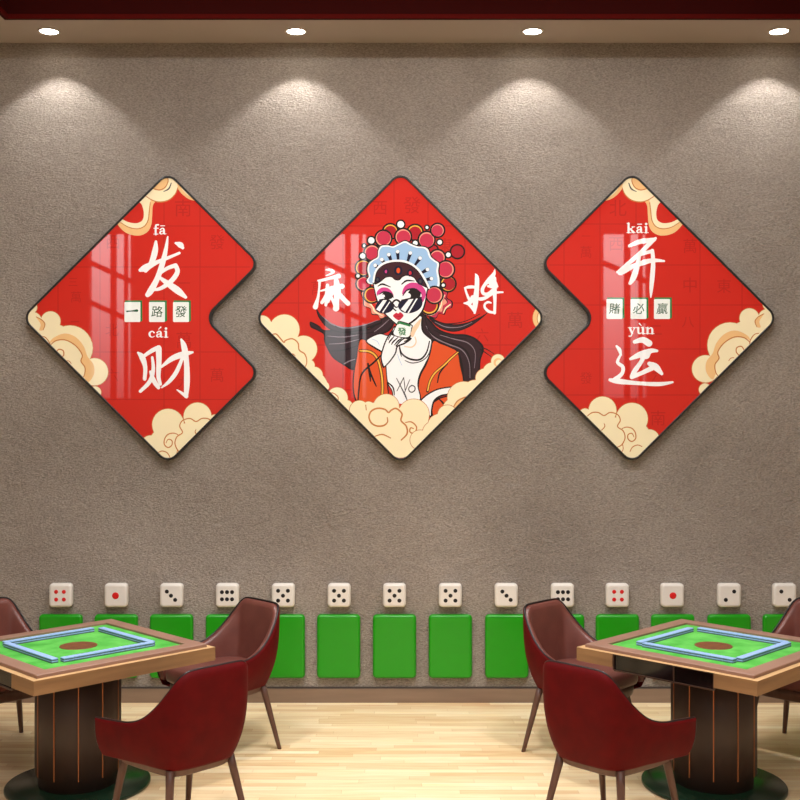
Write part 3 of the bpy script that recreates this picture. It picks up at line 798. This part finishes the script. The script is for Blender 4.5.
def ball(x, y, r, col, hx=0, hy=0, hi='rim'):
    pc.circ(x, y, r+9, 'black'); pc.circ(x, y, r-1, hi)
    d = math.hypot(hx, hy) or 1; k = r*.085
    pc.circ(x-hx/d*k, y-hy/d*k, r-1-k, col)
def pearl(x, y, r):
    pc.circ(x, y, r+9, 'black'); pc.circ(x, y, r, 'white')
def headdress():
    pc.frame(330, 210, 5.714)
    # frilled flowers behind the ears
    def frill(pts, col, cx, cy):
        pc.poly([(cx+(x-cx)*1.09, cy+(y-cy)*1.09) for x, y in pts], 'black'); pc.poly(pts, col)
    frill([(200, 452), (182, 478), (194, 512), (198, 545), (232, 562), (240, 592), (272, 596), (288, 618), (312, 606), (290, 560), (255, 520), (232, 470)], 'rim', 262, 530)
    pc.stroke([(205, 480, 5), (214, 520, 8), (244, 552, 7), (256, 580, 8), (300, 604, 4)], 'cream'); pc.stroke([(232, 500, 14), (252, 540, 22), (284, 578, 18)], 'red')
    frill([(630, 470), (668, 470), (664, 504), (692, 524), (690, 556), (662, 566), (650, 594), (622, 588), (604, 614), (572, 606), (548, 596), (560, 560), (610, 520)], 'pink', 600, 540)
    frill([(560, 590), (590, 600), (616, 580), (640, 580), (646, 548), (668, 530), (654, 508), (640, 530), (610, 560), (580, 575)], 'rim', 612, 560)
    pc.stroke([(548, 596, 5), (580, 598, 9), (612, 578, 7), (632, 552, 8), (640, 520, 6), (656, 486, 5)], 'cream')
    pc.stroke([(648, 588, 5), (662, 560, 8), (688, 540, 6)], 'cream')
    for a in ((345, 122, 40, 'crimson', 0, -1, 'gold'), (486, 128, 42, 'crimson', 0, -1, 'gold'), (588, 228, 26, 'crimson', 0, -1, 'crimson'), (675, 422, 41, 'crimson', -1, 0, 'gold'),
              (728, 238, 36, 'crimson', -1, -.3, 'crimson'), (190, 330, 42, 'crimson', -1, -.5, 'gold'), (190, 422, 38, 'pink', -1, 0, 'rim'), (240, 243, 42, 'pink', -.2, -1, 'rim'),
              (305, 163, 44, 'pink', -.5, 1, 'rim'), (418, 153, 44, 'pink', -.6, -1, 'rim'), (552, 170, 44, 'pink', 0, -1, 'rim'), (615, 116, 36, 'pink', .7, -.7, 'rim'),
              (614, 272, 42, 'pink', .5, -1, 'rim'), (662, 340, 46, 'pink', 1, .2, 'rim'), (568, 545, 48, 'crimson', .3, 1, 'gold'), (238, 486, 42, 'crimson', -1, 0, 'gold')):
        ball(*a)
    for a in ((404, 82, 19), (236, 174, 18), (186, 263, 15), (195, 204, 7), (160, 377, 10), (487, 190, 14), (554, 100, 8), (627, 184, 13), (676, 256, 13)): pearl(*a)
    cr = [(244, 424), (210, 404), (222, 380), (214, 345), (220, 308), (244, 286), (272, 268), (276, 232), (292, 206), (328, 202), (360, 208), (394, 192), (430, 178), (462, 194), (500, 208), (540, 212), (562, 228), (576, 266), (600, 288), (622, 306), (618, 350), (626, 400), (620, 444), (575, 452), (400, 400)]
    c0 = (400, 360)
    pc.poly([(c0[0]+(x-c0[0])*1.035, c0[1]+(y-c0[1])*1.035) for x, y in cr], 'black')
    pc.poly(cr, 'white')
    pc.poly([(c0[0]+(x-c0[0])*.95, c0[1]+(y-c0[1])*.95) for x, y in cr], 'blue')
    ball(597, 486, 45, 'pink', 1, .1, 'rim'); pearl(647, 430, 9)
    for x, y in ((258, 316), (296, 283), (336, 255), (386, 238), (459, 246), (515, 275), (557, 340), (580, 392)):
        dx, dy = 400-x, 430-y; l = math.hypot(dx, dy)
        pc.stroke([(x, y, 22), (x+dx/l*48, y+dy/l*48, 13)], 'navy'); pc.circ(x, y, 10, 'white')
def fringe():
    pc.frame(330, 210, 5.714)
    pc.poly([(252, 402), (262, 348), (306, 304), (375, 286), (445, 296), (505, 336), (545, 398), (568, 448), (540, 440), (500, 418), (478, 388), (440, 376), (415, 384), (396, 402), (370, 400), (350, 384), (318, 388), (288, 412), (256, 426)], 'black')
    pc.poly([(260, 402), (272, 352), (312, 312), (375, 298), (440, 306), (495, 344), (530, 400), (546, 436), (534, 432), (512, 418), (480, 386), (440, 370), (410, 378), (390, 396), (370, 392), (350, 378), (318, 382), (288, 402), (264, 418)], 'fringe')
    for x, y, r, c in ((320, 352, 15, 'magenta'), (390, 346, 24, 'orange'), (458, 360, 18, 'lips'), (272, 398, 14, 'grey'), (516, 408, 17, 'grey')):
        pc.circ(x, y, r, 'navy', r*1.15); pc.circ(x, y, r*.45, c, r*.65)
    pc.stroke([(248, 412, 9), (262, 348, 11), (306, 306, 12), (375, 290, 12), (445, 300, 12), (502, 338, 12), (542, 396, 12), (566, 446, 10)], 'white')
def hand():
    pc.frame(300, 300, 4)
    pc.poly([(330, 268), (322, 230), (330, 192), (344, 156), (364, 124), (384, 104), (436, 146), (446, 156), (420, 176), (392, 188), (384, 214), (362, 246), (340, 268)], 'black')
    pc.poly([(335, 262), (327, 230), (335, 194), (349, 158), (368, 128), (384, 110), (432, 146), (440, 154), (416, 171), (387, 184), (379, 212), (358, 243), (340, 262)], 'white')
def fingers():
    pc.frame(300, 300, 4)
    for a in ([(376, 146, 2), (362, 162, 4), (356, 172, 2)], [(392, 150, 2), (374, 166, 4), (366, 178, 2)], [(408, 152, 2), (392, 164, 4), (378, 180, 2)], [(424, 152, 2), (406, 160, 4), (384, 184, 3)],
              [(442, 142, 3), (434, 158, 4), (418, 166, 3)], [(352, 160, 2), (366, 134, 3), (374, 122, 2)]): pc.stroke(a, 'black')
def held():
    pc.frame(300, 300, 4)
    pc.poly([(384, 100), (392, 86), (402, 84), (446, 98), (449, 112), (434, 154), (424, 156), (370, 142), (368, 134)], 'black')
    pc.poly([(388, 100), (394, 90), (402, 88), (443, 101), (445, 112), (432, 148), (376, 138)], 'jade')
    pc.poly([(388, 100), (394, 89), (402, 87), (443, 100), (441, 107), (398, 95)], 'green', False)
    pc.text('發', 408, 126, 34, 'green', bold=.02, shear=-.1)
def clouds_left():
    pc.frame(250, 300, 5)
    cloud(pc, [(60, 125, 48), (172, 148, 76), (268, 246, 68), (292, 328, 32), (322, 376, 42), (372, 432, 24), (436, 490, 53), (480, 535, 36), (60, 230, 130), (190, 320, 110), (300, 440, 90), (400, 540, 80), (210, 240, 60)], .9)
    pc.stroke([(105, 175, 4), (130, 170, 5), (150, 190, 5), (170, 212, 5), (178, 202, 5), (212, 194, 5), (240, 215, 5), (246, 250, 5), (275, 272, 5), (284, 310, 4), (272, 345, 3)], 'line')
    pc.stroke([(200, 272, 3), (215, 270, 4), (226, 280, 3)], 'line'); pc.stroke([(392, 468, 3), (415, 465, 4), (440, 485, 4), (438, 510, 3)], 'line')
def clouds_bottom():
    pc.frame(300, 300, 4)
    cloud(pc, [(238, 442, 40), (275, 430, 24), (345, 428, 52), (455, 458, 62), (300, 480, 70), (380, 520, 90), (250, 470, 50), (440, 530, 70), (490, 505, 30), (330, 540, 60), (470, 470, 45), (400, 610, 70), (350, 590, 60), (450, 590, 60)], .9)
    for a in ([(349, 470, 3), (350, 488, 4), (335, 502, 5), (308, 504, 5), (286, 492, 5), (276, 468, 5), (286, 444, 5), (312, 433, 5), (340, 438, 5), (354, 450, 5), (366, 440, 5), (385, 434, 5), (408, 455, 5), (404, 482, 5), (425, 505, 5), (428, 535, 5), (405, 560, 4)],
              [(422, 490, 3), (446, 488, 4), (466, 508, 4), (458, 532, 4), (440, 528, 4), (442, 512, 4), (454, 514, 3)],
              [(362, 552, 3), (330, 538, 4), (300, 545, 3)], [(265, 440, 3), (263, 420, 3)]): pc.stroke(a, 'line')
    cloud(pc, [(560, 505, 50), (590, 460, 40), (535, 530, 45), (480, 560, 40)], .9)
def clouds_right():
    pc.frame(300, 300, 4)
    cloud(pc, [(792, 245, 28), (740, 312, 38), (655, 392, 66), (700, 370, 50), (620, 440, 50), (770, 290, 40), (580, 470, 35), (705, 400, 60), (640, 470, 60)], .9)
    pc.circ(792, 250, 18, 'cream2'); pc.circ(796, 252, 13, 'cream')
    pc.poly([(612, 430), (630, 404), (665, 388), (700, 390), (660, 430), (620, 460)], 'cream2')
    pc.stroke([(612, 432, 3), (630, 404, 4), (665, 388, 4), (700, 392, 3)], 'line')
def cloud_tip():
    pc.frame(400, 300, 5)
    pc.circ(712, 90, 50, 'line', 62); pc.circ(712, 90, 48, 'cream2', 60); pc.circ(722, 92, 38, 'line', 46); pc.circ(724, 92, 36, 'cream', 44)

layer(pc, 'woman_hair_motif', eC, hair, 'long dark windblown hair')
layer(pc, 'woman_robe_motif', eC, robe, 'orange robe with gold trim')
layer(pc, 'woman_body_motif', eC, torso, 'white shirt and bare shoulder')
layer(pc, 'woman_headdress_motif', eC, headdress, 'opera headdress of red pompoms and pearls over a pale blue crown')
layer(pc, 'woman_face_motif', eC, face, 'white painted face with pink eye shadow')
layer(pc, 'woman_fringe_motif', eC, fringe, 'dark jewelled fringe under a white band')
layer(pc, 'sunglasses_motif', eC, glasses, 'small round dark sunglasses')
layer(pc, 'woman_hand_motif', eC, hand, 'raised hand')
layer(pc, 'held_tile_motif', eC, held, 'held mahjong tile with a green character')
layer(pc, 'woman_finger_motif', eC, fingers)
layer(pc, 'cloud_motif', eC, clouds_left, 'cream cloud along the lower left edge')
layer(pc, 'cloud_motif', eC, clouds_right, 'cream cloud along the lower right edge')
layer(pc, 'cloud_motif', eC, cloud_tip, 'cream cloud tip at the right corner')
layer(pc, 'cloud_motif', eC, clouds_bottom, 'cream cloud at the bottom corner')
layer(pc, 'calligraphy_character', eC, ch1, 'left white brush character')
layer(pc, 'calligraphy_character', eC, ch2, 'right white brush character')

# ------------------------------------------------------------ wall dice and green tile blocks
M_DIE = noisy('ivory_die', (222, 214, 204), (232, 226, 216), (6, 6, 6), .4, coat=.2)
M_PIPB = flat('black_pip', (16, 14, 14), .4); M_PIPR = flat('red_pip', (214, 22, 22), .4)
M_TILE = flat('glossy_green_resin', (26, 150, 12), .34, .4, coat=.15, coat_rough=.2)

def rbox(mb, w, d, h, r, m, n=5):
    """rounded box: w in x, d in -y (front face towards -y), h in z; centre at back plane y=0"""
    pl = []
    for (sx, sz, a0) in ((1, 1, 0), (-1, 1, 90), (-1, -1, 180), (1, -1, 270)):
        for k in range(n+1):
            a = math.radians(a0+90*k/n); pl.append((sx*(w/2-r), sz*(h/2-r), math.cos(a), math.sin(a)))
    L = []
    for k in range(n+1):                       # back rounding
        t = PI/2*k/n; q = r*.5
        L.append([(x+c*(r-q+q*math.sin(t)), -q+q*math.cos(t), z+s_*(r-q+q*math.sin(t))) for x, z, c, s_ in pl])
    for k in range(n+1):
        t = PI/2*k/n; q = r*.75
        L.append([(x+c*(r-q+q*math.cos(t)), -(d-q)-q*math.sin(t), z+s_*(r-q+q*math.cos(t))) for x, z, c, s_ in pl])
    mb.loops(L, m, True)

PIPS = {1: [(0, 0)], 2: [(-1, -1), (1, 1)], '2b': [(-1, 1), (1, -1)], 3: [(-1, 1), (0, 0), (1, -1)], 4: [(-1, -1), (1, -1), (-1, 1), (1, 1)],
        5: [(-1, -1), (1, -1), (-1, 1), (1, 1), (0, 0)], 6: [(-1, -1), (0, -1), (1, -1), (-1, 1), (0, 1), (1, 1)]}
dice = [(60, 4, 'red', 'ivory wall die with four red pips, leftmost die of the row'),
        (115.5, 1, 'red', 'ivory wall die with one red pip, behind the left table'),
        (171, 3, 'black', 'ivory wall die with three diagonal black pips, behind the left table'),
        (227, 6, 'black', 'ivory wall die with six black pips, above a left table chair back'),
        (283, 5, 'black', 'ivory wall die with five pips, leftmost of the four fives'),
        (339, 5, 'black', 'ivory wall die with five pips, second of the four fives from left'),
        (394.5, 5, 'black', 'ivory wall die with five pips, third of the four fives from left'),
        (450.5, 5, 'black', 'ivory wall die with five pips, rightmost of the four fives'),
        (506.5, 3, 'black', 'ivory wall die with three diagonal pips, just right of the four fives'),
        (563, 6, 'black', 'ivory wall die with six pips, partly hidden by a right table chair'),
        (618, 4, 'red', 'ivory wall die with four red pips, above the right table'),
        (673, 1, 'red', 'ivory wall die with one red pip, behind the right table'),
        (730, 2, 'black', 'ivory wall die with two pips rising to the right'),
        (785.5, '2b', 'black', 'ivory wall die with two pips falling to the right, rightmost die')]
DB = .055; dist = WALL-DB
mbd = MB(); rbox(mbd, 23.2*dist/F, DB, 23.8*dist/F, .026, M_DIE)
body_proto = None; pipm = {}
for i, (px, n, col, lab) in enumerate(dice):
    e = tag(empty('wall_die', ((px-400)*dist/F, WALL, HZ-(595.7-400)*dist/F)), lab, 'die', 'ivory dice in a row on the wall')
    if body_proto is None: o = body_proto = mbd.build('body', e)
    else:
        o = body_proto.copy(); C.objects.link(o); o.parent = e
    for (sx, sz) in PIPS[n]:
        big = (n == 1); kx = .026 if n == 4 else .033; kz = .026 if n == 4 else (.024 if n == 6 else .033)
        if n == 6: kx = .034
        if n in (2, '2b', 3): kx = kz = .028
        key = (col, big)
        if key not in pipm:
            b = MB(); rr = .023 if big else .0135
            L = [[(rr*f*math.cos(2*PI*k/20), -y, rr*f*math.sin(2*PI*k/20)) for k in range(20)] for f, y in ((1, -.001), (1, .0008), (.8, .0016), (.4, .002))]
            b.loops(L, M_PIPR if col == 'red' else M_PIPB); o = b.build('pip', e); pipm[key] = o
        else:
            o = pipm[key].copy(); C.objects.link(o); o.parent = e
        o.location = (sx*kx, -DB, sz*kz)

tiles = [(60, 'green wall block under the leftmost die, beside the left edge chair'), (115.5, 'green wall block under the red one-pip die behind the left table'),
         (171, 'green wall block under the three-pip die behind the left table'), (227, 'green wall block under the six-pip die, mostly behind left table chairs'),
         (283, 'green wall block under the leftmost five-pip die, half behind a chair'), (338.5, 'green wall block under the second five-pip die from the left'),
         (394.5, 'green wall block under the third five-pip die from the left'), (450.5, 'green wall block under the rightmost five-pip die'),
         (507, 'green wall block under the three-pip die, touching a right table chair'), (563, 'green wall block almost hidden behind the back-left chair of the right table'),
         (618, 'green wall block under the four-pip red die above the right table'), (673.5, 'green wall block under the red one-pip die behind the right table'),
         (730, 'green wall block under the die with two pips rising rightwards'), (785.5, 'green wall block under the rightmost die, behind the right edge chair')]
TD = .04; dist = WALL-TD
mbt = MB(); rbox(mbt, 43.5*dist/F, TD, 64*dist/F, .027, M_TILE)
tp = None
for px, lab in tiles:
    if tp is None: o = tp = mbt.build('wall_tile_block')
    else: o = tp.copy(); C.objects.link(o)
    o.location = ((px-400)*dist/F, WALL, HZ-(646.8-400)*dist/F)
    tag(o, lab, 'wall tile', 'green tile blocks along the foot of the wall')

# ------------------------------------------------------------ tables
M_OAK = wood('honey_oak', (132, 96, 62), (154, 116, 76), (2, 2, 26))
M_OAKT = wood('honey_oak_top', (190, 152, 106), (206, 168, 120), (3, 3, 3))
M_BORD = wood('taupe_table_border', (138, 104, 86), (152, 116, 98), (5, 5, 5), .5)
M_FELT = noisy('green_felt', (70, 158, 60), (104, 190, 88), (9, 9, 9), .95, spec=.1, detail=5)
M_MED = noisy('brown_medallion', (98, 56, 28), (128, 76, 40), (30, 30, 30), .5)
M_COL = noisy('dark_walnut_column', (58, 41, 34), (68, 49, 41), (6, 6, 1.2), .5)
M_COPPER = flat('copper_inlay', (160, 96, 52), .4, metal=.4)
M_DISC = flat('dark_green_base', (24, 48, 32), .25, .5)
M_DRAW = flat('black_glass_drawer', (14, 11, 10), .12, .6)
M_DRAWF = flat('drawer_edge', (70, 48, 36), .4)
M_BLUE = flat('blue_tile_back', (150, 180, 228), .4)
M_PALE = flat('pale_tile_body', (84, 90, 110), .4)

HS = .515; TT = .75
def make_table(loc, label):
    va = math.degrees(math.atan2(-loc[1], -loc[0]))-45
    t = tag(empty('mahjong_table', loc, math.radians(45)), label, 'table', 'mahjong tables on pedestal bases')
    # local axes: sides face +-x and +-y; -x side carries the drawer  (local -x = world lower-left)
    b = MB(); z0, z1 = TT-.085, TT-.015; w = .06; o0, o1 = .29, .23
    # top slab ring in oak with an opening in the -x apron
    b.box((-HS, -HS, z0), (HS, -HS+w, z1), M_OAK); b.box((-HS, HS-w, z0), (HS, HS, z1), M_OAK); b.box((HS-w, -HS+w, z0), (HS, HS-w, z1), M_OAK)
    b.box((-HS, -HS+w, z0), (-HS+w, -o0, z1), M_OAK); b.box((-HS, o0, z0), (-HS+w, HS-w, z1), M_OAK)
    b.build('apron', t)
    b = MB(); b.box((-HS, -HS, z1), (HS, HS, z1+.0005), M_OAKT); b.build('top_rim', t)
    b = MB(); h0, h1 = HS-.032, .40; zt = TT+.003; L = []
    for hh, z in ((h0, z1+.0005), (h0, zt-.003), (h0-.003, zt), (h1+.002, zt), (h1, zt-.002), (h1, z1+.001)):
        L.append([(-hh, -hh, z), (hh, -hh, z), (hh, hh, z), (-hh, hh, z)])
    b.grid(L, M_BORD, closed_u=True, smooth=False); b.build('border', t)
    b = MB(); b.box((-h1, -h1, z1+.0006), (h1, h1, TT-.008), M_FELT); b.build('felt_panel', t)
    b = MB(); b.lathe([(.098, TT-.0085), (.098, TT-.0065), (.094, TT-.0058)], M_MED, 48); md = b.build('centre_medallion', t)
    b = MB()
    b.box((-HS+w, -HS+w, z0+.004), (HS-w, HS-w, z1-.002), M_COL); b.build('underside_panel', t)
    dr = MB(); dr.box((-HS+.014, -o0+.006, z0-.012), (-HS+.059, o0-.006, z1-.006), M_DRAW); d = dr.build('drawer', t)
    fr = MB()
    for (ya, yb, za, zb) in ((-o0, -o0+.006, z0-.012, z1-.0005), (o0-.006, o0, z0-.012, z1-.0005), (-o0+.006, o0-.006, z1-.006, z1-.0005), (-o0+.006, o0-.006, z0-.018, z0-.012), (-.07, -.064, z0-.012, z1-.006)):
        fr.box((-HS+.004, ya, za), (-HS+.02, yb, zb), M_DRAWF)
    fr.build('drawer_frame', d)
    # column with eleven copper strips
    b = MB(); b.lathe([(.205, .022), (.205, .085), (.222, .09), (.222, z0), (.1, z0+.003)], M_COL, 66); col = b.build('column', t)
    for k in range(11):
        a = math.radians(va+k*360/11)     # first strip faces the viewer
        M = Matrix.Rotation(a, 4, 'Z'); s = MB(); s.box((.2205, -.0028, .09), (.2245, .0028, z0), M_COPPER, M); s.build('copper_strip', col)
    b = MB(); b.lathe([(.37, 0), (.376, .004), (.376, .016), (.37, .022), (.1, .0225)], M_DISC, 72); b.build('base_disc', t)
    return t

def tile_rows(loc, which):
    """four double-height rows of face-down tiles in a pinwheel"""
    tw, td, th = .0292, .036, .0115
    global tile_proto
    names = {(-1, 0): 'front left', (1, 0): 'back right', (0, -1): 'front right', (0, 1): 'back left'}
    # offsets along the row: joined at left and right corners, gaps at front and back corners
    rows = [((-1, 0), .28, -.012), ((0, 1), .28, -.018), ((1, 0), .28, -.012), ((0, -1), .28, .018)]
    ca, sa = math.cos(PI/4), math.sin(PI/4)
    for (nx, ny), dist_, off in rows:
        tx, ty = (0, 1) if nx else (1, 0)
        for lay in range(2):
            for k in range(18):
                u = (k-8.5)*tw+off
                lx, ly = nx*dist_+tx*u, ny*dist_+ty*u
                if tile_proto is None:
                    b = MB(); w2, d2 = tw/2-.0006, td/2
                    L = []
                    for (ix, z) in ((.0015, 0), (0, .0015), (0, .0055)): L.append([(-w2+ix, -d2+ix, z), (w2-ix, -d2+ix, z), (w2-ix, d2-ix, z), (-w2+ix, d2-ix, z)])
                    b.loops(L, M_PALE, False, True, False)
                    L = []
                    for (ix, z) in ((0, .0055), (0, th-.0018), (.002, th-.0002)): L.append([(-w2+ix, -d2+ix, z), (w2-ix, -d2+ix, z), (w2-ix, d2-ix, z), (-w2+ix, d2-ix, z)])
                    b.loops(L, M_BLUE, False, False, True)
                    o = tile_proto = b.build('mahjong_tile')
                else:
                    o = tile_proto.copy(); C.objects.link(o)
                o.location = (loc[0]+lx*ca-ly*sa, loc[1]+lx*sa+ly*ca, TT-.008+lay*th)
                o.rotation_euler = (0, 0, PI/4+(PI/2 if nx else 0))
                side = names[(nx, ny)]
                tag(o, 'blue-backed mahjong tile in the %s layer of the %s row, %s table' % (('bottom', 'top')[lay], side, which), 'mahjong tile',
                    '%s row of mahjong tiles, %s layer, %s table' % (side, ('bottom', 'top')[lay], which))
tile_proto = None
XC = -4*5.96/F
TX_ = 1.69; TYc = 5.96
t_right = (XC+TX_, TYc, 0); t_left = (XC-TX_, TYc, 0)
make_table(t_left, 'square oak mahjong table with green felt and dark pedestal, left side of the room')
make_table(t_right, 'square oak mahjong table with green felt and dark pedestal, right side of the room')
tile_rows(t_left, 'left'); tile_rows(t_right, 'right')

# ------------------------------------------------------------ chairs
M_RED = noisy('deep_red_velvet', (82, 0, 3), (92, 1, 4), (14, 14, 14), .7, spec=.15)
M_LEATH = noisy('brown_leather', (98, 52, 44), (112, 62, 52), (9, 9, 9), .4, bump=.08, bscale=120, spec=.5)
M_PIPING = flat('black_piping', (16, 8, 8), .45)
M_LEG = noisy('walnut_leg', (88, 58, 48), (100, 70, 58), (30, 30, 3), .45)

rim_c = [(0, 0, .838), (.09, .000, .838), (.155, .004, .832), (.195, .028, .800), (.222, .075, .735), (.244, .14, .662), (.262, .22, .602), (.278, .31, .572), (.292, .42, .562), (.302, .51, .556), (.302, .555, .552)]
bot_c = [(0, .075), (.08, .078), (.14, .09), (.175, .12), (.192, .17), (.203, .22), (.212, .28), (.226, .34), (.243, .42), (.262, .50), (.268, .535)]
half = catmull([r+c for r, c in zip(rim_c, bot_c)], 4)
full = [(-a[0], a[1], a[2], -a[3], a[4]) for a in half[:0:-1]]+half
ZB = .375
def shell_pt(i, v, off=0.0):
    a = full[max(0, i-1)]; c = full[min(len(full)-1, i+1)]; p = full[i]
    tx, ty = c[0]-a[0], c[1]-a[1]; l = math.hypot(tx, ty) or 1
    nx, ny = -ty/l, tx/l                      # inward
    s = 1-(1-v)**3.2
    x = p[3]+(p[0]-p[3])*s; y = p[4]+(p[1]-p[4])*s; z = ZB+(p[2]-ZB)*v
    return (x+nx*off, y+ny*off-.28, z)
def make_chair():
    root = empty('armchair', (0, 0, 0))
    NV = 14; NI = len(full)
    # outer shell
    b = MB(); vs = [(k/NV)**1.35 for k in range(NV+1)]
    rows = [[shell_pt(i, v, 0) for i in range(NI)] for v in vs]+[[(lambda q: (q[0], q[1], q[2]+.002))(shell_pt(i, 1, .006)) for i in range(NI)]]
    rows += [[shell_pt(i, v, .012) for i in range(NI)] for v in vs[::-1]]
    b.grid(rows, M_RED, closed_v=True)
    for side in (0, NI-1):
        b.ngon([r[side] for r in rows], M_RED)
    o0 = [shell_pt(i, 0, 0) for i in range(NI)]
    b.ngon([(x, y, z) for x, y, z in o0], M_RED)
    b.build('shell', root)
    # padded inner lining
    b = MB(); vi = [.18+(.985-.18)*k/NV for k in range(NV+1)]
    def pad(i, v): return .020+.026*math.sin(PI*min(1, max(0, (v-.1)/.92)))**.6
    rows = [[shell_pt(i, v, .0125) for i in range(NI)] for v in vi]
    rows += [[(lambda q: (q[0], q[1], q[2]+.006))(shell_pt(i, .985, .018)) for i in range(NI)]]
    rows += [[shell_pt(i, v, .0125+pad(i, v)) for i in range(NI)] for v in vi[::-1]]
    b.grid(rows, M_LEATH, closed_v=True)
    for side in (0, NI-1): b.ngon([r[side] for r in rows], M_LEATH)
    b.build('lining', root)
    # piping along the rim and down the arm fronts
    b = MB()
    pts = [shell_pt(0, v, .004) for v in (0.25, .5, .75, .92)]+[(lambda q: (q[0], q[1], q[2]+.002))(shell_pt(i, 1, .009)) for i in range(NI)]+[shell_pt(NI-1, v, .004) for v in (.92, .75, .5, .25)]
    b.tube(pts, .0058, M_PIPING, 8); b.build('piping', root)
    # seat cushion
    ctrl = [(0, .075), (.11, .085), (.175, .14), (.20, .24), (.218, .38), (.225, .50), (.21, .555), (.15, .572), (0, .578)]
    pl = ctrl+[(-x, y) for x, y in ctrl[-2:0:-1]]
    pl = catmull(pl, 4, True); L = []
    for k, z in ((.90, .405), (.96, .412), (.985, .43), (.985, .462), (.965, .485), (.9, .497), (.7, .503), (.35, .506)):
        L.append([(x*k, .33+(y-.33)*k-.28, z) for x, y in pl])
    b = MB(); b.loops(L, M_LEATH); b.build('seat', root)
    # frame under the seat
    pl2 = catmull([(0, .095), (.12, .10), (.175, .15), (.2, .3), (.212, .46), (.19, .535), (0, .55), (-.19, .535), (-.212, .46), (-.2, .3), (-.175, .15), (-.12, .10)], 4, True)
    b = MB(); b.loops([[(x*k, .33+(y-.33)*k-.28, z) for x, y in pl2] for k, z in ((.93, .338), (.97, .345), (1, .374), (1.0, .404), (.95, .405))], M_LEG); b.build('seat_frame', root)
    for (x0, y0, x1, y1) in ((.165, .13, .228, .055), (-.165, .13, -.228, .055), (.185, .475, .222, .56), (-.185, .475, -.222, .56)):
        b = MB(); L = []
        for k in range(7):
            t = k/6; z = .375*(1-t); s = .021*(1-t)+.012*t; cx_ = x0+(x1-x0)*t; cy_ = y0+(y1-y0)*t-.28
            L.append([(cx_+s*math.cos(a)*1.05, cy_+s*math.sin(a), z) for a in [2*PI*(q+.5)/12 for q in range(12)]])
        b.loops(L[::-1], M_LEG); b.build('leg', root)
    return root

chair0 = make_chair()
def place(cx, cy, face, label, first=[True]):
    if first[0]: o = chair0; first[0] = False
    else: o = copy_tree(chair0)
    o.location = (cx, cy, 0); o.rotation_euler = (0, 0, face-PI/2)     # local +y is the front
    tag(o, label, 'chair', 'red upholstered armchairs around the mahjong tables')
def around(tc, ang, dist_, lat, label, tilt=0):
    """ang: direction from table centre to the chair; lat: shift along the table side"""
    n = (math.cos(ang), math.sin(ang)); tt = (-n[1], n[0])
    place(tc[0]+n[0]*dist_+tt[0]*lat, tc[1]+n[1]*dist_+tt[1]*lat, ang+PI+tilt, label)
r = math.radians
around(t_right, r(135), .85, .04, 'red armchair with brown leather inside facing forward, back-left side of the right table')
around(t_right, r(225), .955, -.01, 'red armchair seen from behind in the foreground at the right table')
around(t_right, r(45), .93, -.06, 'red armchair cut off by the right edge, behind the right table')
around(t_left, r(45), .925, -.04, 'red armchair with brown leather inside facing forward, back-right side of the left table')
around(t_left, r(-45), .955, .01, 'red armchair seen from behind in the foreground at the left table')
around(t_left, r(135), .885, 0, 'red armchair cut off by the left edge, behind the left table')

# ------------------------------------------------------------ lights
def light(name, kind, loc, energy, col=(1, .93, .82), rot=(0, 0, 0), **k):
    l = D.lights.new(name, kind); l.energy = energy; l.color = col
    for a, v in k.items(): setattr(l, a, v)
    o = D.objects.new(name, l); C.objects.link(o); o.location = loc; o.rotation_euler = rot
    return o
for i, (x, y) in enumerate(lamp_xy):
    light('downlight_beam', 'SPOT', (x, y, CEIL-.012), 30, (1, .99, .975), (0, 0, 0), spot_size=r(100), spot_blend=.3, shadow_soft_size=.035)
for x in (-1.6, 0, 1.6):
    for y in (1.8, 5.2):
        light('tray_lamp', 'AREA', (x, y, TRAY-.01), 42, (1, .99, .975), (0, 0, 0), shape='DISK', size=.5)

for x in (-1.9, 0, 1.9):
    light('tray_spot', 'SPOT', (x, 4.7, TRAY-.01), 235, (1, .985, .96), (r(8), 0, 0), spot_size=r(72), spot_blend=.6, shadow_soft_size=.09)  # added unseen spots that brighten the floor and tables

w = D.worlds.new('daylight'); bpy.context.scene.world = w; w.use_nodes = True
nt = w.node_tree; N = nt.nodes.new; L = nt.links.new
bg = nt.nodes['Background']; tc = N('ShaderNodeTexCoord'); sx = N('ShaderNodeSeparateXYZ'); cr = N('ShaderNodeValToRGB')
L(tc.outputs['Generated'], sx.inputs[0]); L(sx.outputs['Z'], cr.inputs[0]); L(cr.outputs[0], bg.inputs['Color'])
cr.color_ramp.elements[0].position = 0.0; cr.color_ramp.elements[0].color = (.18, .18, .18, 1)
cr.color_ramp.elements[1].position = .13; cr.color_ramp.elements[1].color = (1, 1, 1, 1)
bg.inputs['Strength'].default_value = 5.0
for i, (a, c) in enumerate(wins):
    l = light('window_portal', 'AREA', ((a+c)/2, YB-.16, (wz0+wz1)/2), 1, (1, 1, 1), (r(-90), 0, 0), shape='RECTANGLE', size=c-a, size_y=wz1-wz0)
    l.rotation_euler = (r(90), 0, 0)
    l.data.cycles.is_portal = True

# ------------------------------------------------------------ camera
cam = D.cameras.new('camera'); co = D.objects.new('camera', cam); C.objects.link(co)
co.location = (0, 0, HZ); co.rotation_euler = (PI/2, 0, 0)
cam.sensor_width = 36; cam.lens = 36*F/800; cam.clip_start = .05; cam.clip_end = 60
sc = bpy.context.scene; sc.camera = co
sc.view_settings.view_transform = 'Standard'; sc.view_settings.look = 'None'
sc.view_settings.gamma = 1; sc.view_settings.use_curve_mapping = False
sc.view_settings.exposure = 0.36
